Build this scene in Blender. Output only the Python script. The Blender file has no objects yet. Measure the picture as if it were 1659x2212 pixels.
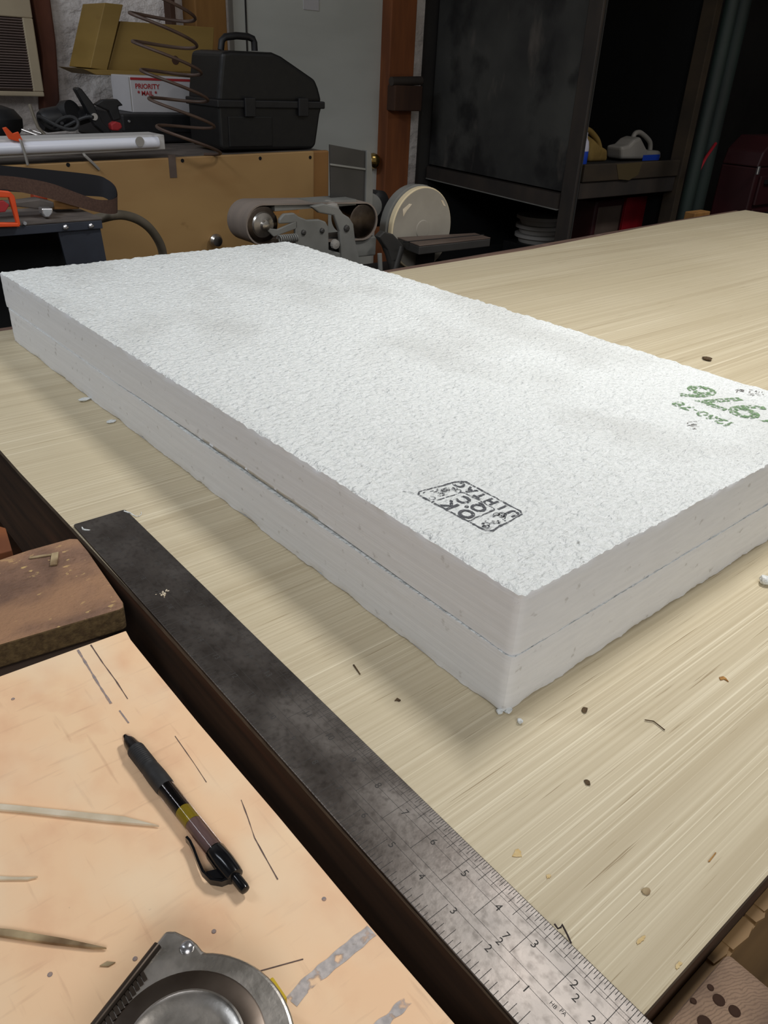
import bpy, math, random
from mathutils import Vector, Matrix, noise
random.seed(7)
scn = bpy.context.scene
COL = scn.collection
PI = math.pi

# ------------------------------------------------------------------ camera
F_PX, CX, CY = 1675.5, 829.5, 1106.0
CAM = Vector((-0.23684, -0.05006, 1.28773))
RX = Vector((0.77107, -0.63522, 0.04412))
UP = Vector((0.28606, 0.40747, 0.86726))
FW = Vector((0.56888, 0.65610, -0.49589))
cd = bpy.data.cameras.new('camera')
cam = bpy.data.objects.new('camera', cd)
COL.objects.link(cam)
m = Matrix((RX, UP, -FW)).transposed().to_4x4()
m.translation = CAM
cam.matrix_world = m
cd.sensor_fit = 'HORIZONTAL'
cd.sensor_width = 36.0
cd.lens = F_PX / 1659.0 * 36.0
cd.clip_start = 0.01
cd.clip_end = 50
scn.camera = cam

# ------------------------------------------------------------------ world, lamps, exposure
w = bpy.data.worlds.new('workshop_dim')
scn.world = w
w.use_nodes = True
w.node_tree.nodes['Background'].inputs[0].default_value = (1.0, 0.97, 0.93, 1)
w.node_tree.nodes['Background'].inputs[1].default_value = 0.13
def area(name, loc, target, sx, sy, power, color=(1, 1, 1), spread=180):
    ld = bpy.data.lights.new(name, 'AREA')
    ld.shape = 'RECTANGLE'; ld.size = sx; ld.size_y = sy
    ld.energy = power; ld.color = color
    ld.spread = math.radians(spread)
    o = bpy.data.objects.new(name, ld)
    COL.objects.link(o)
    o.location = loc
    d = Vector(target) - Vector(loc)
    o.rotation_euler = d.to_track_quat('-Z', 'Y').to_euler()
    return o
# bench lamp hung over the table (its long side runs along X)
area('bench_lamp', (0.72, 0.40, 2.2), (0.70, 0.42, 0.9), 0.42, 0.10, 6.9, (1.0, 0.98, 0.95), 135)
# wide unseen fill lights, added behind and right of the camera
area('fill_near', (-0.75, -1.35, 2.35), (0.1, 0.3, 0.95), 1.2, 0.7, 8.6, (0.98, 0.98, 1.0), 130)
area('fill_right', (2.4, 0.1, 2.7), (2.4, 0.3, 0.9), 1.2, 0.3, 12.5, (1.0, 0.98, 0.95), 110)
# unseen cool light added over the far left corner for its bluish tones
area('corner_fill', (-0.9, 1.40, 2.45), (0.3, 2.1, 1.1), 1.2, 0.2, 9.6, (0.86, 0.92, 1.0), 150)
scn.view_settings.view_transform = 'Standard'
scn.view_settings.look = 'None'
scn.view_settings.gamma = 1.0
scn.view_settings.use_curve_mapping = False
scn.view_settings.exposure = 0.13

# ------------------------------------------------------------------ pixel -> place helpers (photo frame 1659 x 2212)
def ray(px, py):
    return FW + RX * ((px - CX) / F_PX) - UP * ((py - CY) / F_PX)
def wz(px, py, z):
    d = ray(px, py); return CAM + d * ((z - CAM.z) / d.z)
def wy(px, py, y):
    d = ray(px, py); return CAM + d * ((y - CAM.y) / d.y)
def wx(px, py, x):
    d = ray(px, py); return CAM + d * ((x - CAM.x) / d.x)

# ------------------------------------------------------------------ materials
def srgb(r, g, b):
    f = lambda c: (c / 255 / 12.92) if c / 255 <= 0.04045 else ((c / 255 + 0.055) / 1.055) ** 2.4
    return (f(r), f(g), f(b), 1)
def mat(name, c1, c2=None, rough=0.6, metal=0.0, scale=(8, 8, 8), detail=4, lo=0.35, hi=0.65,
        bump=0.0, bscale=None, bdist=0.002, trans=0.0, rough2=None, spec=0.5, ior=1.45):
    M = bpy.data.materials.new(name); M.use_nodes = True
    nt = M.node_tree; N = nt.nodes; L = nt.links
    p = N['Principled BSDF']
    p.inputs['Roughness'].default_value = rough
    p.inputs['Metallic'].default_value = metal
    p.inputs['Transmission Weight'].default_value = trans
    p.inputs['Specular IOR Level'].default_value = spec
    p.inputs['IOR'].default_value = ior
    p.inputs['Base Color'].default_value = c1
    tc = N.new('ShaderNodeTexCoord')
    if c2 is not None:
        mp = N.new('ShaderNodeMapping'); mp.inputs['Scale'].default_value = scale
        L.new(tc.outputs['Object'], mp.inputs['Vector'])
        nz = N.new('ShaderNodeTexNoise'); nz.inputs['Scale'].default_value = 1.0; nz.inputs['Detail'].default_value = detail
        L.new(mp.outputs['Vector'], nz.inputs['Vector'])
        r = N.new('ShaderNodeValToRGB')
        r.color_ramp.elements[0].position = lo; r.color_ramp.elements[1].position = hi
        r.color_ramp.elements[0].color = c1; r.color_ramp.elements[1].color = c2
        L.new(nz.outputs['Fac'], r.inputs['Fac'])
        L.new(r.outputs['Color'], p.inputs['Base Color'])
        if rough2 is not None:
            mr = N.new('ShaderNodeMapRange')
            mr.inputs['From Min'].default_value = lo; mr.inputs['From Max'].default_value = hi
            mr.inputs['To Min'].default_value = rough; mr.inputs['To Max'].default_value = rough2
            L.new(nz.outputs['Fac'], mr.inputs['Value']); L.new(mr.outputs['Result'], p.inputs['Roughness'])
    if bump > 0:
        mp2 = N.new('ShaderNodeMapping'); mp2.inputs['Scale'].default_value = bscale or scale
        L.new(tc.outputs['Object'], mp2.inputs['Vector'])
        n2 = N.new('ShaderNodeTexNoise'); n2.inputs['Scale'].default_value = 1.0; n2.inputs['Detail'].default_value = 5
        L.new(mp2.outputs['Vector'], n2.inputs['Vector'])
        b = N.new('ShaderNodeBump'); b.inputs['Strength'].default_value = bump; b.inputs['Distance'].default_value = bdist
        L.new(n2.outputs['Fac'], b.inputs['Height']); L.new(b.outputs['Normal'], p.inputs['Normal'])
    return M
def layer(M, color, scale, lo, hi, fac=1.0, detail=3, rot=0.0, offs=(0, 0, 0)):
    """mix one more noise-masked colour over the material's base colour"""
    nt = M.node_tree; N = nt.nodes; L = nt.links
    p = N['Principled BSDF']; sock = p.inputs['Base Color']
    tc = N.new('ShaderNodeTexCoord'); mp = N.new('ShaderNodeMapping')
    mp.inputs['Scale'].default_value = scale; mp.inputs['Rotation'].default_value = (0, 0, rot); mp.inputs['Location'].default_value = offs
    L.new(tc.outputs['Object'], mp.inputs['Vector'])
    nz = N.new('ShaderNodeTexNoise'); nz.inputs['Scale'].default_value = 1; nz.inputs['Detail'].default_value = detail
    L.new(mp.outputs['Vector'], nz.inputs['Vector'])
    r = N.new('ShaderNodeMapRange'); r.inputs['From Min'].default_value = lo; r.inputs['From Max'].default_value = hi
    r.inputs['To Max'].default_value = fac
    L.new(nz.outputs['Fac'], r.inputs['Value'])
    mx = N.new('ShaderNodeMix'); mx.data_type = 'RGBA'
    if sock.is_linked:
        L.new(sock.links[0].from_socket, mx.inputs[6])
    else:
        mx.inputs[6].default_value = sock.default_value
    mx.inputs[7].default_value = color
    L.new(r.outputs['Result'], mx.inputs[0])
    L.new(mx.outputs[2], sock)
    return M

M = {}
M['ply'] = mat('birch_ply', srgb(196, 182, 152), srgb(216, 204, 176), 0.55, scale=(1.6, 330, 10), detail=6, lo=0.3, hi=0.7, bump=0.25, bscale=(4, 420, 4), bdist=0.0004, spec=0.3)
layer(M['ply'], srgb(178, 162, 132), (0.9, 45, 4), 0.52, 0.72, 0.55)
layer(M['ply'], srgb(236, 226, 200), (0.8, 620, 4), 0.58, 0.70, 0.85)
layer(M['ply'], srgb(138, 116, 82), (14, 760, 4), 0.67, 0.74, 0.7)
layer(M['ply'], srgb(196, 182, 150), (3, 5, 1), 0.40, 0.65, 0.35)
M['ply_edge'] = mat('ply_edge_grey', srgb(120, 104, 86), srgb(92, 78, 64), 0.8, scale=(60, 60, 400))
M['rail'] = mat('brown_rail_wood', srgb(84, 60, 42), srgb(56, 40, 28), 0.75, scale=(14, 4, 60), bump=0.2)
layer(M['rail'], srgb(104, 66, 44), (8, 3, 30), 0.55, 0.7, 0.6)
M['rail_far'] = mat('weathered_rail', srgb(122, 98, 84), srgb(96, 74, 66), 0.8, scale=(4, 60, 60))
layer(M['rail_far'], srgb(150, 134, 124), (14, 60, 20), 0.6, 0.72, 0.6)
M['apron'] = mat('yellow_ply_apron', srgb(150, 118, 76), srgb(128, 100, 64), 0.6, scale=(5, 5, 12))
M['endgrain'] = mat('end_grain', srgb(150, 124, 102), srgb(104, 84, 70), 0.85, scale=(30, 30, 30), detail=6, bump=0.5, bscale=(90, 90, 90), bdist=0.001)
def rings(Mt, c, col, sc=180):
    nt = Mt.node_tree; N = nt.nodes; L = nt.links; p = N['Principled BSDF']; s = p.inputs['Base Color']
    tc = N.new('ShaderNodeTexCoord'); mp = N.new('ShaderNodeMapping'); mp.inputs['Location'].default_value = c
    L.new(tc.outputs['Object'], mp.inputs['Vector'])
    wv = N.new('ShaderNodeTexWave'); wv.wave_type = 'RINGS'; wv.rings_direction = 'Z'
    wv.inputs['Scale'].default_value = sc; wv.inputs['Distortion'].default_value = 9.0; wv.inputs['Detail'].default_value = 4; wv.inputs['Detail Scale'].default_value = 0.9
    L.new(mp.outputs['Vector'], wv.inputs['Vector'])
    r = N.new('ShaderNodeMapRange'); r.inputs['From Min'].default_value = 0.55; r.inputs['From Max'].default_value = 0.95; r.inputs['To Max'].default_value = 0.42
    L.new(wv.outputs['Fac'], r.inputs['Value'])
    mx = N.new('ShaderNodeMix'); mx.data_type = 'RGBA'
    L.new(s.links[0].from_socket, mx.inputs[6]); mx.inputs[7].default_value = col
    L.new(r.outputs['Result'], mx.inputs[0]); L.new(mx.outputs[2], s)
rings(M['endgrain'], (0.015, 0.06, 0), srgb(92, 72, 60), 190)
M['hole'] = mat('drill_hole_dark', srgb(56, 34, 20), rough=0.9)
M['foam'] = mat('shredded_white_foam', srgb(230, 234, 232), srgb(244, 247, 246), 0.75, scale=(260, 260, 260), detail=3, bump=1.0, bscale=(130, 200, 200), bdist=0.0065, spec=0.35)
layer(M['foam'], srgb(205, 206, 202), (7, 5, 3), 0.5, 0.68, 0.5)
layer(M['foam'], srgb(172, 171, 166), (240, 420, 90), 0.67, 0.73, 0.7, 4)  # grey flecks, shade of small creases put into the foam colour
M['foam_side'] = mat('cut_white_foam', srgb(238, 239, 240), srgb(232, 233, 234), 0.75, scale=(30, 6, 240), bump=0.25, bscale=(20, 6, 700), bdist=0.0006, spec=0.25)
layer(M['foam_side'], srgb(190, 188, 184), (90, 90, 120), 0.66, 0.74, 0.6)
M['ink'] = mat('dark_stamp_ink', srgb(66, 68, 74), srgb(104, 106, 110), 0.8, scale=(900, 900, 900))
M['ink_green'] = mat('green_stamp_ink', srgb(104, 140, 98), srgb(146, 172, 136), 0.8, scale=(500, 500, 500))
M['ink_grey'] = mat('grey_smudge', srgb(140, 138, 134), srgb(175, 173, 170), 0.8, scale=(700, 700, 700))
M['steel'] = mat('dark_steel', srgb(94, 88, 84), srgb(122, 117, 113), 0.33, 0.9, scale=(22, 16, 10), detail=6, rough2=0.46, bump=0.12, bscale=(300, 300, 300), bdist=0.0005)
layer(M['steel'], srgb(58, 53, 49), (240, 190, 60), 0.48, 0.70, 0.45, 6)
M['groove'] = mat('engraved_groove', srgb(62, 60, 58), rough=0.8)
M['pink'] = mat('peach_board', srgb(255, 218, 176), srgb(255, 212, 170), 0.6, scale=(10, 4, 4), bump=0.15, bscale=(120, 300, 60), bdist=0.0004)
layer(M['pink'], srgb(190, 140, 108), (26, 210, 8), 0.60, 0.80, 0.4, rot=0.1)
layer(M['pink'], srgb(182, 132, 100), (190, 18, 8), 0.64, 0.78, 0.35)
layer(M['pink'], srgb(240, 190, 150), (34, 28, 8), 0.48, 0.66, 0.5, 5)
layer(M['pink'], srgb(255, 228, 192), (18, 12, 5), 0.45, 0.65, 0.7)
layer(M['pink'], srgb(120, 84, 62), (90, 60, 8), 0.74, 0.78, 0.7)
M['mdf'] = mat('fibre_board_top', srgb(146, 113, 92), srgb(118, 91, 75), 0.85, scale=(38, 30, 20), detail=6, bump=0.9, bscale=(220, 320, 260), bdist=0.002)
layer(M['mdf'], srgb(112, 84, 64), (160, 300, 90), 0.54, 0.66, 0.6, 4, .4)
layer(M['mdf'], srgb(214, 182, 122), (90, 150, 30), 0.64, 0.68, 0.85)
layer(M['mdf'], srgb(172, 132, 100), (9, 14, 9), 0.5, 0.62, 0.8)
M['mdf_side'] = mat('fibre_board_edge', srgb(112, 92, 60), srgb(84, 66, 42), 0.9, scale=(220, 220, 220), bump=0.6, bscale=(400, 400, 400), bdist=0.0015)
M['bench_dark'] = mat('dark_bench_wood', srgb(64, 48, 36), srgb(46, 34, 26), 0.85, scale=(6, 6, 30))
M['sliver'] = mat('pale_wood_sliver', srgb(230, 218, 196), srgb(206, 190, 162), 0.7, scale=(50, 50, 50))
M['sliver_dark'] = mat('stained_wood_sliver', srgb(196, 176, 138), srgb(104, 78, 50), 0.7, scale=(34, 34, 34))
M['black_rubber'] = mat('black_rubber', srgb(34, 34, 35), srgb(42, 42, 43), 0.6, scale=(200, 200, 200))
M['black_gloss'] = mat('glossy_black_plastic', srgb(16, 17, 20), rough=0.16)
M['smoke'] = mat('clear_smoky_plastic', (0.66, 0.58, 0.58, 1), rough=0.05, trans=1.0, ior=1.38)
M['yellow_gel'] = mat('yellow_gel', srgb(186, 172, 30), rough=0.4)
M['chrome'] = mat('worn_chrome', srgb(206, 202, 196), srgb(172, 166, 160), 0.26, 1.0, scale=(60, 60, 60), rough2=0.42, detail=6, bump=0.06, bscale=(200, 200, 200))
M['chrome_dark'] = mat('dull_dark_chrome', srgb(108, 98, 90), srgb(88, 78, 70), 0.35, 1.0, scale=(40, 40, 40))
M['yellow'] = mat('yellow_tape', srgb(222, 190, 40), rough=0.5)
M['paint_streak'] = mat('white_paint_streak', srgb(206, 198, 194), srgb(176, 170, 168), 0.7, scale=(300, 300, 10))
M['pencil'] = mat('pencil_line', srgb(92, 76, 74), srgb(120, 100, 92), 0.8, scale=(400, 400, 10))
M['pencil_blue'] = mat('blue_grey_line', srgb(138, 134, 140), srgb(176, 150, 134), 0.8, scale=(500, 500, 10))
M['dirt'] = mat('brown_debris', srgb(96, 78, 54), srgb(70, 54, 38), 0.9, scale=(300, 300, 300))
M['amber'] = mat('amber_chip', srgb(186, 140, 74), srgb(150, 104, 50), 0.7, scale=(300, 300, 300))
M['black_thread'] = mat('black_thread', srgb(60, 50, 50), rough=0.8)
M['tan_stain'] = mat('tan_glue', srgb(206, 176, 116), srgb(216, 194, 146), 0.6, scale=(400, 400, 400))
# background
M['wall_white'] = mat('crumpled_white_sheeting', srgb(240, 234, 230), srgb(214, 205, 200), 0.6, scale=(5, 5, 7), detail=5, bump=0.9, bscale=(9, 9, 13), bdist=0.05)
M['wall_dark'] = mat('dark_wall', srgb(60, 58, 56), srgb(48, 46, 45), 0.9, scale=(3, 3, 3))
M['floor'] = mat('concrete', srgb(92, 88, 84), srgb(72, 68, 64), 0.9, scale=(4, 4, 4))
M['ceil'] = mat('ceiling_paint', srgb(150, 146, 140), srgb(130, 126, 120), 0.9, scale=(2, 2, 2))
M['door'] = mat('white_door_paint', srgb(196, 198, 192), srgb(184, 186, 180), 0.5, scale=(2, 2, 6))
M['stud'] = mat('reddish_stud', srgb(140, 82, 44), srgb(112, 64, 36), 0.75, scale=(20, 20, 3), bump=0.2)
M['stud_ochre'] = mat('ochre_post', srgb(150, 108, 56), srgb(126, 88, 44), 0.7, scale=(20, 20, 3))
M['stud_dark'] = mat('dark_brown_jamb', srgb(74, 50, 36), srgb(58, 38, 28), 0.8, scale=(20, 20, 3))
M['brass'] = mat('brass', srgb(190, 160, 96), rough=0.2, metal=1.0)
M['yellow_ply'] = mat('varnished_yellow_ply', srgb(172, 138, 90), srgb(158, 124, 80), 0.5, scale=(2.5, 3, 5), detail=4)
layer(M['yellow_ply'], srgb(120, 88, 50), (16, 16, 16), 0.70, 0.78, 0.6)
layer(M['yellow_ply'], srgb(150, 110, 64), (4, 4, 9), 0.58, 0.75, 0.5)
M['shelf_ply'] = mat('ochre_ply_box', srgb(150, 122, 64), srgb(134, 108, 54), 0.6, scale=(2, 4, 14))
layer(M['shelf_ply'], srgb(110, 78, 34), (8, 8, 22), 0.68, 0.76, 0.6)
M['beige'] = mat('beige_plastic', srgb(178, 164, 138), srgb(166, 152, 128), 0.6, scale=(8, 8, 8))
M['louver'] = mat('mauve_louver', srgb(120, 104, 98), srgb(104, 90, 86), 0.6, scale=(4, 4, 40))
M['red_wood'] = mat('red_brown_bark_wood', srgb(110, 66, 50), srgb(70, 44, 36), 0.8, scale=(10, 10, 5))
M['card_white'] = mat('white_card', srgb(196, 194, 196), srgb(184, 182, 184), 0.7, scale=(5, 5, 5))
M['red'] = mat('red_print', srgb(160, 40, 44), rough=0.6)
M['case'] = mat('black_case_plastic', srgb(21, 21, 21), srgb(17, 17, 18), 0.5, scale=(80, 80, 80), bump=0.2, bscale=(500, 500, 500), bdist=0.0008)
M['black'] = mat('black_plastic', srgb(28, 28, 30), srgb(22, 22, 24), 0.5, scale=(30, 30, 30))
M['dark_blue'] = mat('blue_black_paint', srgb(52, 57, 68), srgb(42, 46, 55), 0.5, scale=(14, 14, 14))
M['dusty_top'] = mat('dusty_dark_steel', srgb(104, 96, 90), srgb(78, 72, 68), 0.6, scale=(14, 40, 14))
M['coil'] = mat('brown_coil_wire', srgb(84, 66, 56), srgb(70, 54, 46), 0.5, scale=(20, 20, 20))
M['lampbody'] = mat('white_lamp_enamel', srgb(190, 188, 186), rough=0.5)
M['lens'] = mat('milky_tube', srgb(232, 234, 244), rough=0.3)
M['orange'] = mat('orange_plastic', srgb(230, 84, 32), srgb(210, 70, 26), 0.45, scale=(20, 20, 20))
M['orange_dull'] = mat('dull_orange', srgb(170, 66, 36), rough=0.6)
M['cloth_back'] = mat('belt_cloth_back', srgb(30, 30, 34), rough=0.85)
M['grit'] = mat('brown_grit', srgb(88, 66, 56), srgb(76, 56, 48), 0.9, scale=(300, 300, 300), bump=0.2)
M['hose'] = mat('grey_hose', srgb(108, 100, 88), srgb(92, 86, 74), 0.6, scale=(20, 20, 20))
M['castgrey'] = mat('grey_cast_enamel', srgb(128, 128, 124), srgb(110, 110, 106), 0.5, scale=(12, 12, 12), bump=0.15)
M['castdark'] = mat('dark_grey_steel', srgb(62, 60, 58), srgb(52, 51, 49), 0.5, scale=(8, 8, 8))
M['grey_belt'] = mat('grey_dusty_belt', srgb(140, 128, 118), srgb(122, 112, 104), 0.85, scale=(6, 20, 6))
M['disc'] = mat('pale_sanding_disc', srgb(160, 154, 142), srgb(146, 140, 129), 0.8, scale=(12, 12, 12))
M['disc_edge'] = mat('cream_disc_rim', srgb(214, 198, 164), rough=0.8)
M['iron'] = mat('brown_iron_table', srgb(104, 90, 82), srgb(88, 74, 66), 0.5, 0.2, scale=(6, 50, 6))
M['booth'] = mat('grimy_dark_sheet', srgb(72, 72, 69), srgb(50, 50, 49), 0.75, scale=(4, 4, 4), detail=6)
layer(M['booth'], srgb(20, 20, 22), (6, 5, 4), 0.50, 0.60, 0.8, 6)
layer(M['booth'], srgb(116, 108, 100), (10, 9, 3), 0.60, 0.70, 0.5, 5, offs=(3, 1, 2))
M['booth_frame'] = mat('grimy_frame', srgb(66, 58, 52), srgb(50, 46, 44), 0.6, scale=(10, 10, 4))
M['booth_in'] = mat('matte_black', srgb(16, 18, 20), srgb(12, 12, 13), 0.9, scale=(5, 5, 5))  # near-black for the booth interior and small dark details
M['ledge'] = mat('olive_brown_board', srgb(66, 54, 40), srgb(50, 42, 33), 0.8, scale=(4, 4, 10))
M['jug_grey'] = mat('milky_grey_jug', srgb(150, 146, 140), rough=0.5)
M['jug_tan'] = mat('tan_jug', srgb(142, 118, 66), srgb(120, 98, 54), 0.5, scale=(20, 20, 20))
M['jug_white'] = mat('white_bottle', srgb(196, 196, 214), rough=0.4)
M['blue'] = mat('blue_label', srgb(36, 74, 190), rough=0.4)
M['blue_dark'] = mat('navy_plastic', srgb(26, 44, 100), rough=0.5)
M['crimson'] = mat('crimson_plastic', srgb(150, 20, 34), srgb(120, 16, 28), 0.5, scale=(8, 8, 8))
M['maroon'] = mat('maroon_paint', srgb(60, 20, 25), srgb(46, 17, 20), 0.5, scale=(4, 4, 4))
M['green_pole'] = mat('dusty_green_metal', srgb(36, 50, 45), srgb(26, 33, 32), 0.6, scale=(10, 10, 3))
M['bucket'] = mat('dull_white_bucket', srgb(170, 166, 160), rough=0.6)
M['silver'] = mat('silver', srgb(200, 200, 204), rough=0.25, metal=0.9)

def worn(Mt, scale, lo, hi):
    nt = Mt.node_tree; N = nt.nodes; L = nt.links; p = N['Principled BSDF']
    tc = N.new('ShaderNodeTexCoord'); nz = N.new('ShaderNodeTexNoise'); nz.inputs['Scale'].default_value = scale; nz.inputs['Detail'].default_value = 4
    L.new(tc.outputs['Object'], nz.inputs['Vector'])
    r = N.new('ShaderNodeMapRange'); r.inputs['From Min'].default_value = lo; r.inputs['From Max'].default_value = hi
    L.new(nz.outputs['Fac'], r.inputs['Value']); L.new(r.outputs['Result'], p.inputs['Alpha'])
worn(M['ink'], 420, .36, .46); worn(M['ink_green'], 300, .42, .60); worn(M['paint_streak'], 120, .34, .44)

# ------------------------------------------------------------------ mesh builder
class MB:
    def __init__(s): s.v = []; s.f = []
    def add(s, vs, fs):
        b = len(s.v); s.v += [Vector(v) for v in vs]; s.f += [tuple(i + b for i in f) for f in fs]; return s
    def box(s, lo, hi, mtx=None):
        x0, y0, z0 = lo; x1, y1, z1 = hi
        vs = [Vector(p) for p in ((x0, y0, z0), (x1, y0, z0), (x1, y1, z0), (x0, y1, z0), (x0, y0, z1), (x1, y0, z1), (x1, y1, z1), (x0, y1, z1))]
        if mtx is not None: vs = [mtx @ v for v in vs]
        return s.add(vs, [(0, 3, 2, 1), (4, 5, 6, 7), (0, 1, 5, 4), (1, 2, 6, 5), (2, 3, 7, 6), (3, 0, 4, 7)])
    def prism(s, poly, vec):
        """extrude a 3-D planar polygon along vec"""
        vec = Vector(vec); n = len(poly)
        a = [Vector(p) for p in poly]; b = [p + vec for p in a]
        nrm = Vector((0, 0, 0))
        for i in range(n): nrm += a[i].cross(a[(i + 1) % n])
        if nrm.dot(vec) > 0: lo = tuple(range(n))[::-1]; hi = tuple(range(n, 2 * n)); side = [(i, (i + 1) % n, n + (i + 1) % n, n + i) for i in range(n)]
        else: lo = tuple(range(n)); hi = tuple(range(n, 2 * n))[::-1]; side = [(n + i, n + (i + 1) % n, (i + 1) % n, i) for i in range(n)]
        return s.add(a + b, [lo, hi] + side)
    def tube(s, pts, r, n=10, closed=False, cap=True):
        pts = [Vector(p) for p in pts]; m_ = len(pts)
        rr = r if isinstance(r, (list, tuple)) else [r] * m_
        ref = None; vs = []; fs = []
        for i, p in enumerate(pts):
            t = (pts[(i + 1) % m_] - pts[i - 1]) if closed else (pts[min(i + 1, m_ - 1)] - pts[max(i - 1, 0)])
            t.normalize()
            if ref is None:
                ref = t.orthogonal().normalized()
            ref = (ref - t * ref.dot(t)).normalized(); bi = t.cross(ref)
            for k in range(n):
                a = 2 * PI * k / n
                vs.append(p + (ref * math.cos(a) + bi * math.sin(a)) * rr[i])
        for i in range(m_ if closed else m_ - 1):
            j = (i + 1) % m_
            for k in range(n):
                k2 = (k + 1) % n
                fs.append((i * n + k, i * n + k2, j * n + k2, j * n + k))
        if cap and not closed:
            fs.append(tuple(range(n))[::-1]); fs.append(tuple((m_ - 1) * n + k for k in range(n)))
        return s.add(vs, fs)
    def lathe(s, prof, origin, axis, n=32):
        """prof: (radius, height along axis)"""
        ax = Vector(axis).normalized(); u = ax.orthogonal().normalized(); v = ax.cross(u); o = Vector(origin)
        vs = []; fs = []; m_ = len(prof)
        for r, h in prof:
            for k in range(n):
                a = 2 * PI * k / n
                vs.append(o + ax * h + (u * math.cos(a) + v * math.sin(a)) * max(r, 1e-5))
        for i in range(m_ - 1):
            for k in range(n):
                k2 = (k + 1) % n
                fs.append((i * n + k, i * n + k2, (i + 1) * n + k2, (i + 1) * n + k))
        fs.append(tuple(range(n))[::-1]); fs.append(tuple((m_ - 1) * n + k for k in range(n)))
        return s.add(vs, fs)
    def strip(s, rows, thick=None, closed=False):
        """rows: list of lists of points -> grid surface"""
        n = len(rows[0]); vs = [p for r in rows for p in r]; fs = []
        for i in range(len(rows) - (0 if closed else 1)):
            j = (i + 1) % len(rows)
            for k in range(n - 1):
                fs.append((i * n + k, i * n + k + 1, j * n + k + 1, j * n + k))
        return s.add(vs, fs)
def root_inv(parent):
    r = parent
    while r.parent is not None: r = r.parent
    return Matrix.Translation(r.location).inverted()
def obj(name, mb, material, parent=None, smooth=False, bevel=0.0, seg=2, origin=None):
    me = bpy.data.meshes.new(name)
    vs = mb.v
    if parent is not None:
        inv = root_inv(parent); vs = [inv @ v for v in vs]; loc = Vector((0, 0, 0))
    else:
        if origin is None:
            xs = [v.x for v in vs]; ys = [v.y for v in vs]; zs = [v.z for v in vs]
            origin = Vector(((min(xs) + max(xs)) / 2, (min(ys) + max(ys)) / 2, min(zs)))
        loc = Vector(origin); vs = [v - loc for v in vs]
    me.from_pydata([tuple(v) for v in vs], [], mb.f)
    me.update()
    o = bpy.data.objects.new(name, me); COL.objects.link(o)
    o.location = loc
    for mt in (material if isinstance(material, (list, tuple)) else [material]): me.materials.append(mt)
    if parent is not None: o.parent = parent
    if smooth:
        me.polygons.foreach_set('use_smooth', [True] * len(me.polygons))
        try: me.set_sharp_from_angle(angle=math.radians(40))
        except Exception: pass
    if bevel > 0:
        b = o.modifiers.new('bevel', 'BEVEL'); b.width = bevel; b.segments = seg; b.limit_method = 'ANGLE'; b.angle_limit = math.radians(35)
    return o
def thing(name, label, cat, loc, group=None):
    o = bpy.data.objects.new(name, None); COL.objects.link(o)
    o.location = loc; o.empty_display_size = 0.05
    o['label'] = label; o['category'] = cat
    if group: o['group'] = group
    return o
def tag(o, label, cat, group=None):
    o['label'] = label; o['category'] = cat
    if group: o['group'] = group
    return o
def struct(o):
    o['kind'] = 'structure'; return o
def text_mb(s, size, origin, right, up, lift=0.0002, bold=0.0):
    """lettering as flat geometry: right = reading direction, up = letter top direction"""
    cu = bpy.data.curves.new('lettering', 'FONT'); cu.body = s; cu.size = size; cu.extrude = lift; cu.offset = bold
    cu.resolution_u = 3; cu.align_x = 'CENTER'; cu.align_y = 'CENTER'
    to = bpy.data.objects.new('lettering', cu); COL.objects.link(to)
    dg = bpy.context.evaluated_depsgraph_get()
    me = bpy.data.meshes.new_from_object(to.evaluated_get(dg))
    R = Vector(right).normalized(); U = Vector(up).normalized(); Nn = R.cross(U); O = Vector(origin)
    mb = MB(); mb.add([O + R * v.co.x + U * v.co.y + Nn * v.co.z for v in me.vertices], [tuple(p.vertices) for p in me.polygons])
    bpy.data.objects.remove(to); bpy.data.meshes.remove(me); bpy.data.curves.remove(cu)
    return mb
def merge(*mbs):
    r = MB()
    for q in mbs: r.add(q.v, q.f)
    return r
def arc(c, r, a0, a1, n, u=Vector((1, 0, 0)), v=Vector((0, 1, 0))):
    return [Vector(c) + (u * math.cos(a0 + (a1 - a0) * i / n) + v * math.sin(a0 + (a1 - a0) * i / n)) * r for i in range(n + 1)]
ZT = 0.9          # plywood top
YW = 2.7          # back wall

#__STRUCTURE__
# ------------------------------------------------------------------ the shop
struct(obj('floor', MB().box((-3.0, -2.5, -0.05), (5.2, YW + 0.1, 0)), M['floor']))
struct(obj('ceiling', MB().box((-3.0, -2.5, 3.0), (5.2, YW + 0.1, 3.05)), M['ceil']))
struct(obj('wall_back', MB().box((-3.0, YW, 0), (5.2, YW + 0.1, 3.0)), M['wall_white']))
struct(obj('wall_right', MB().box((5.2, -2.5, 0), (5.3, YW + 0.1, 3.0)), M['wall_dark']))
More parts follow.
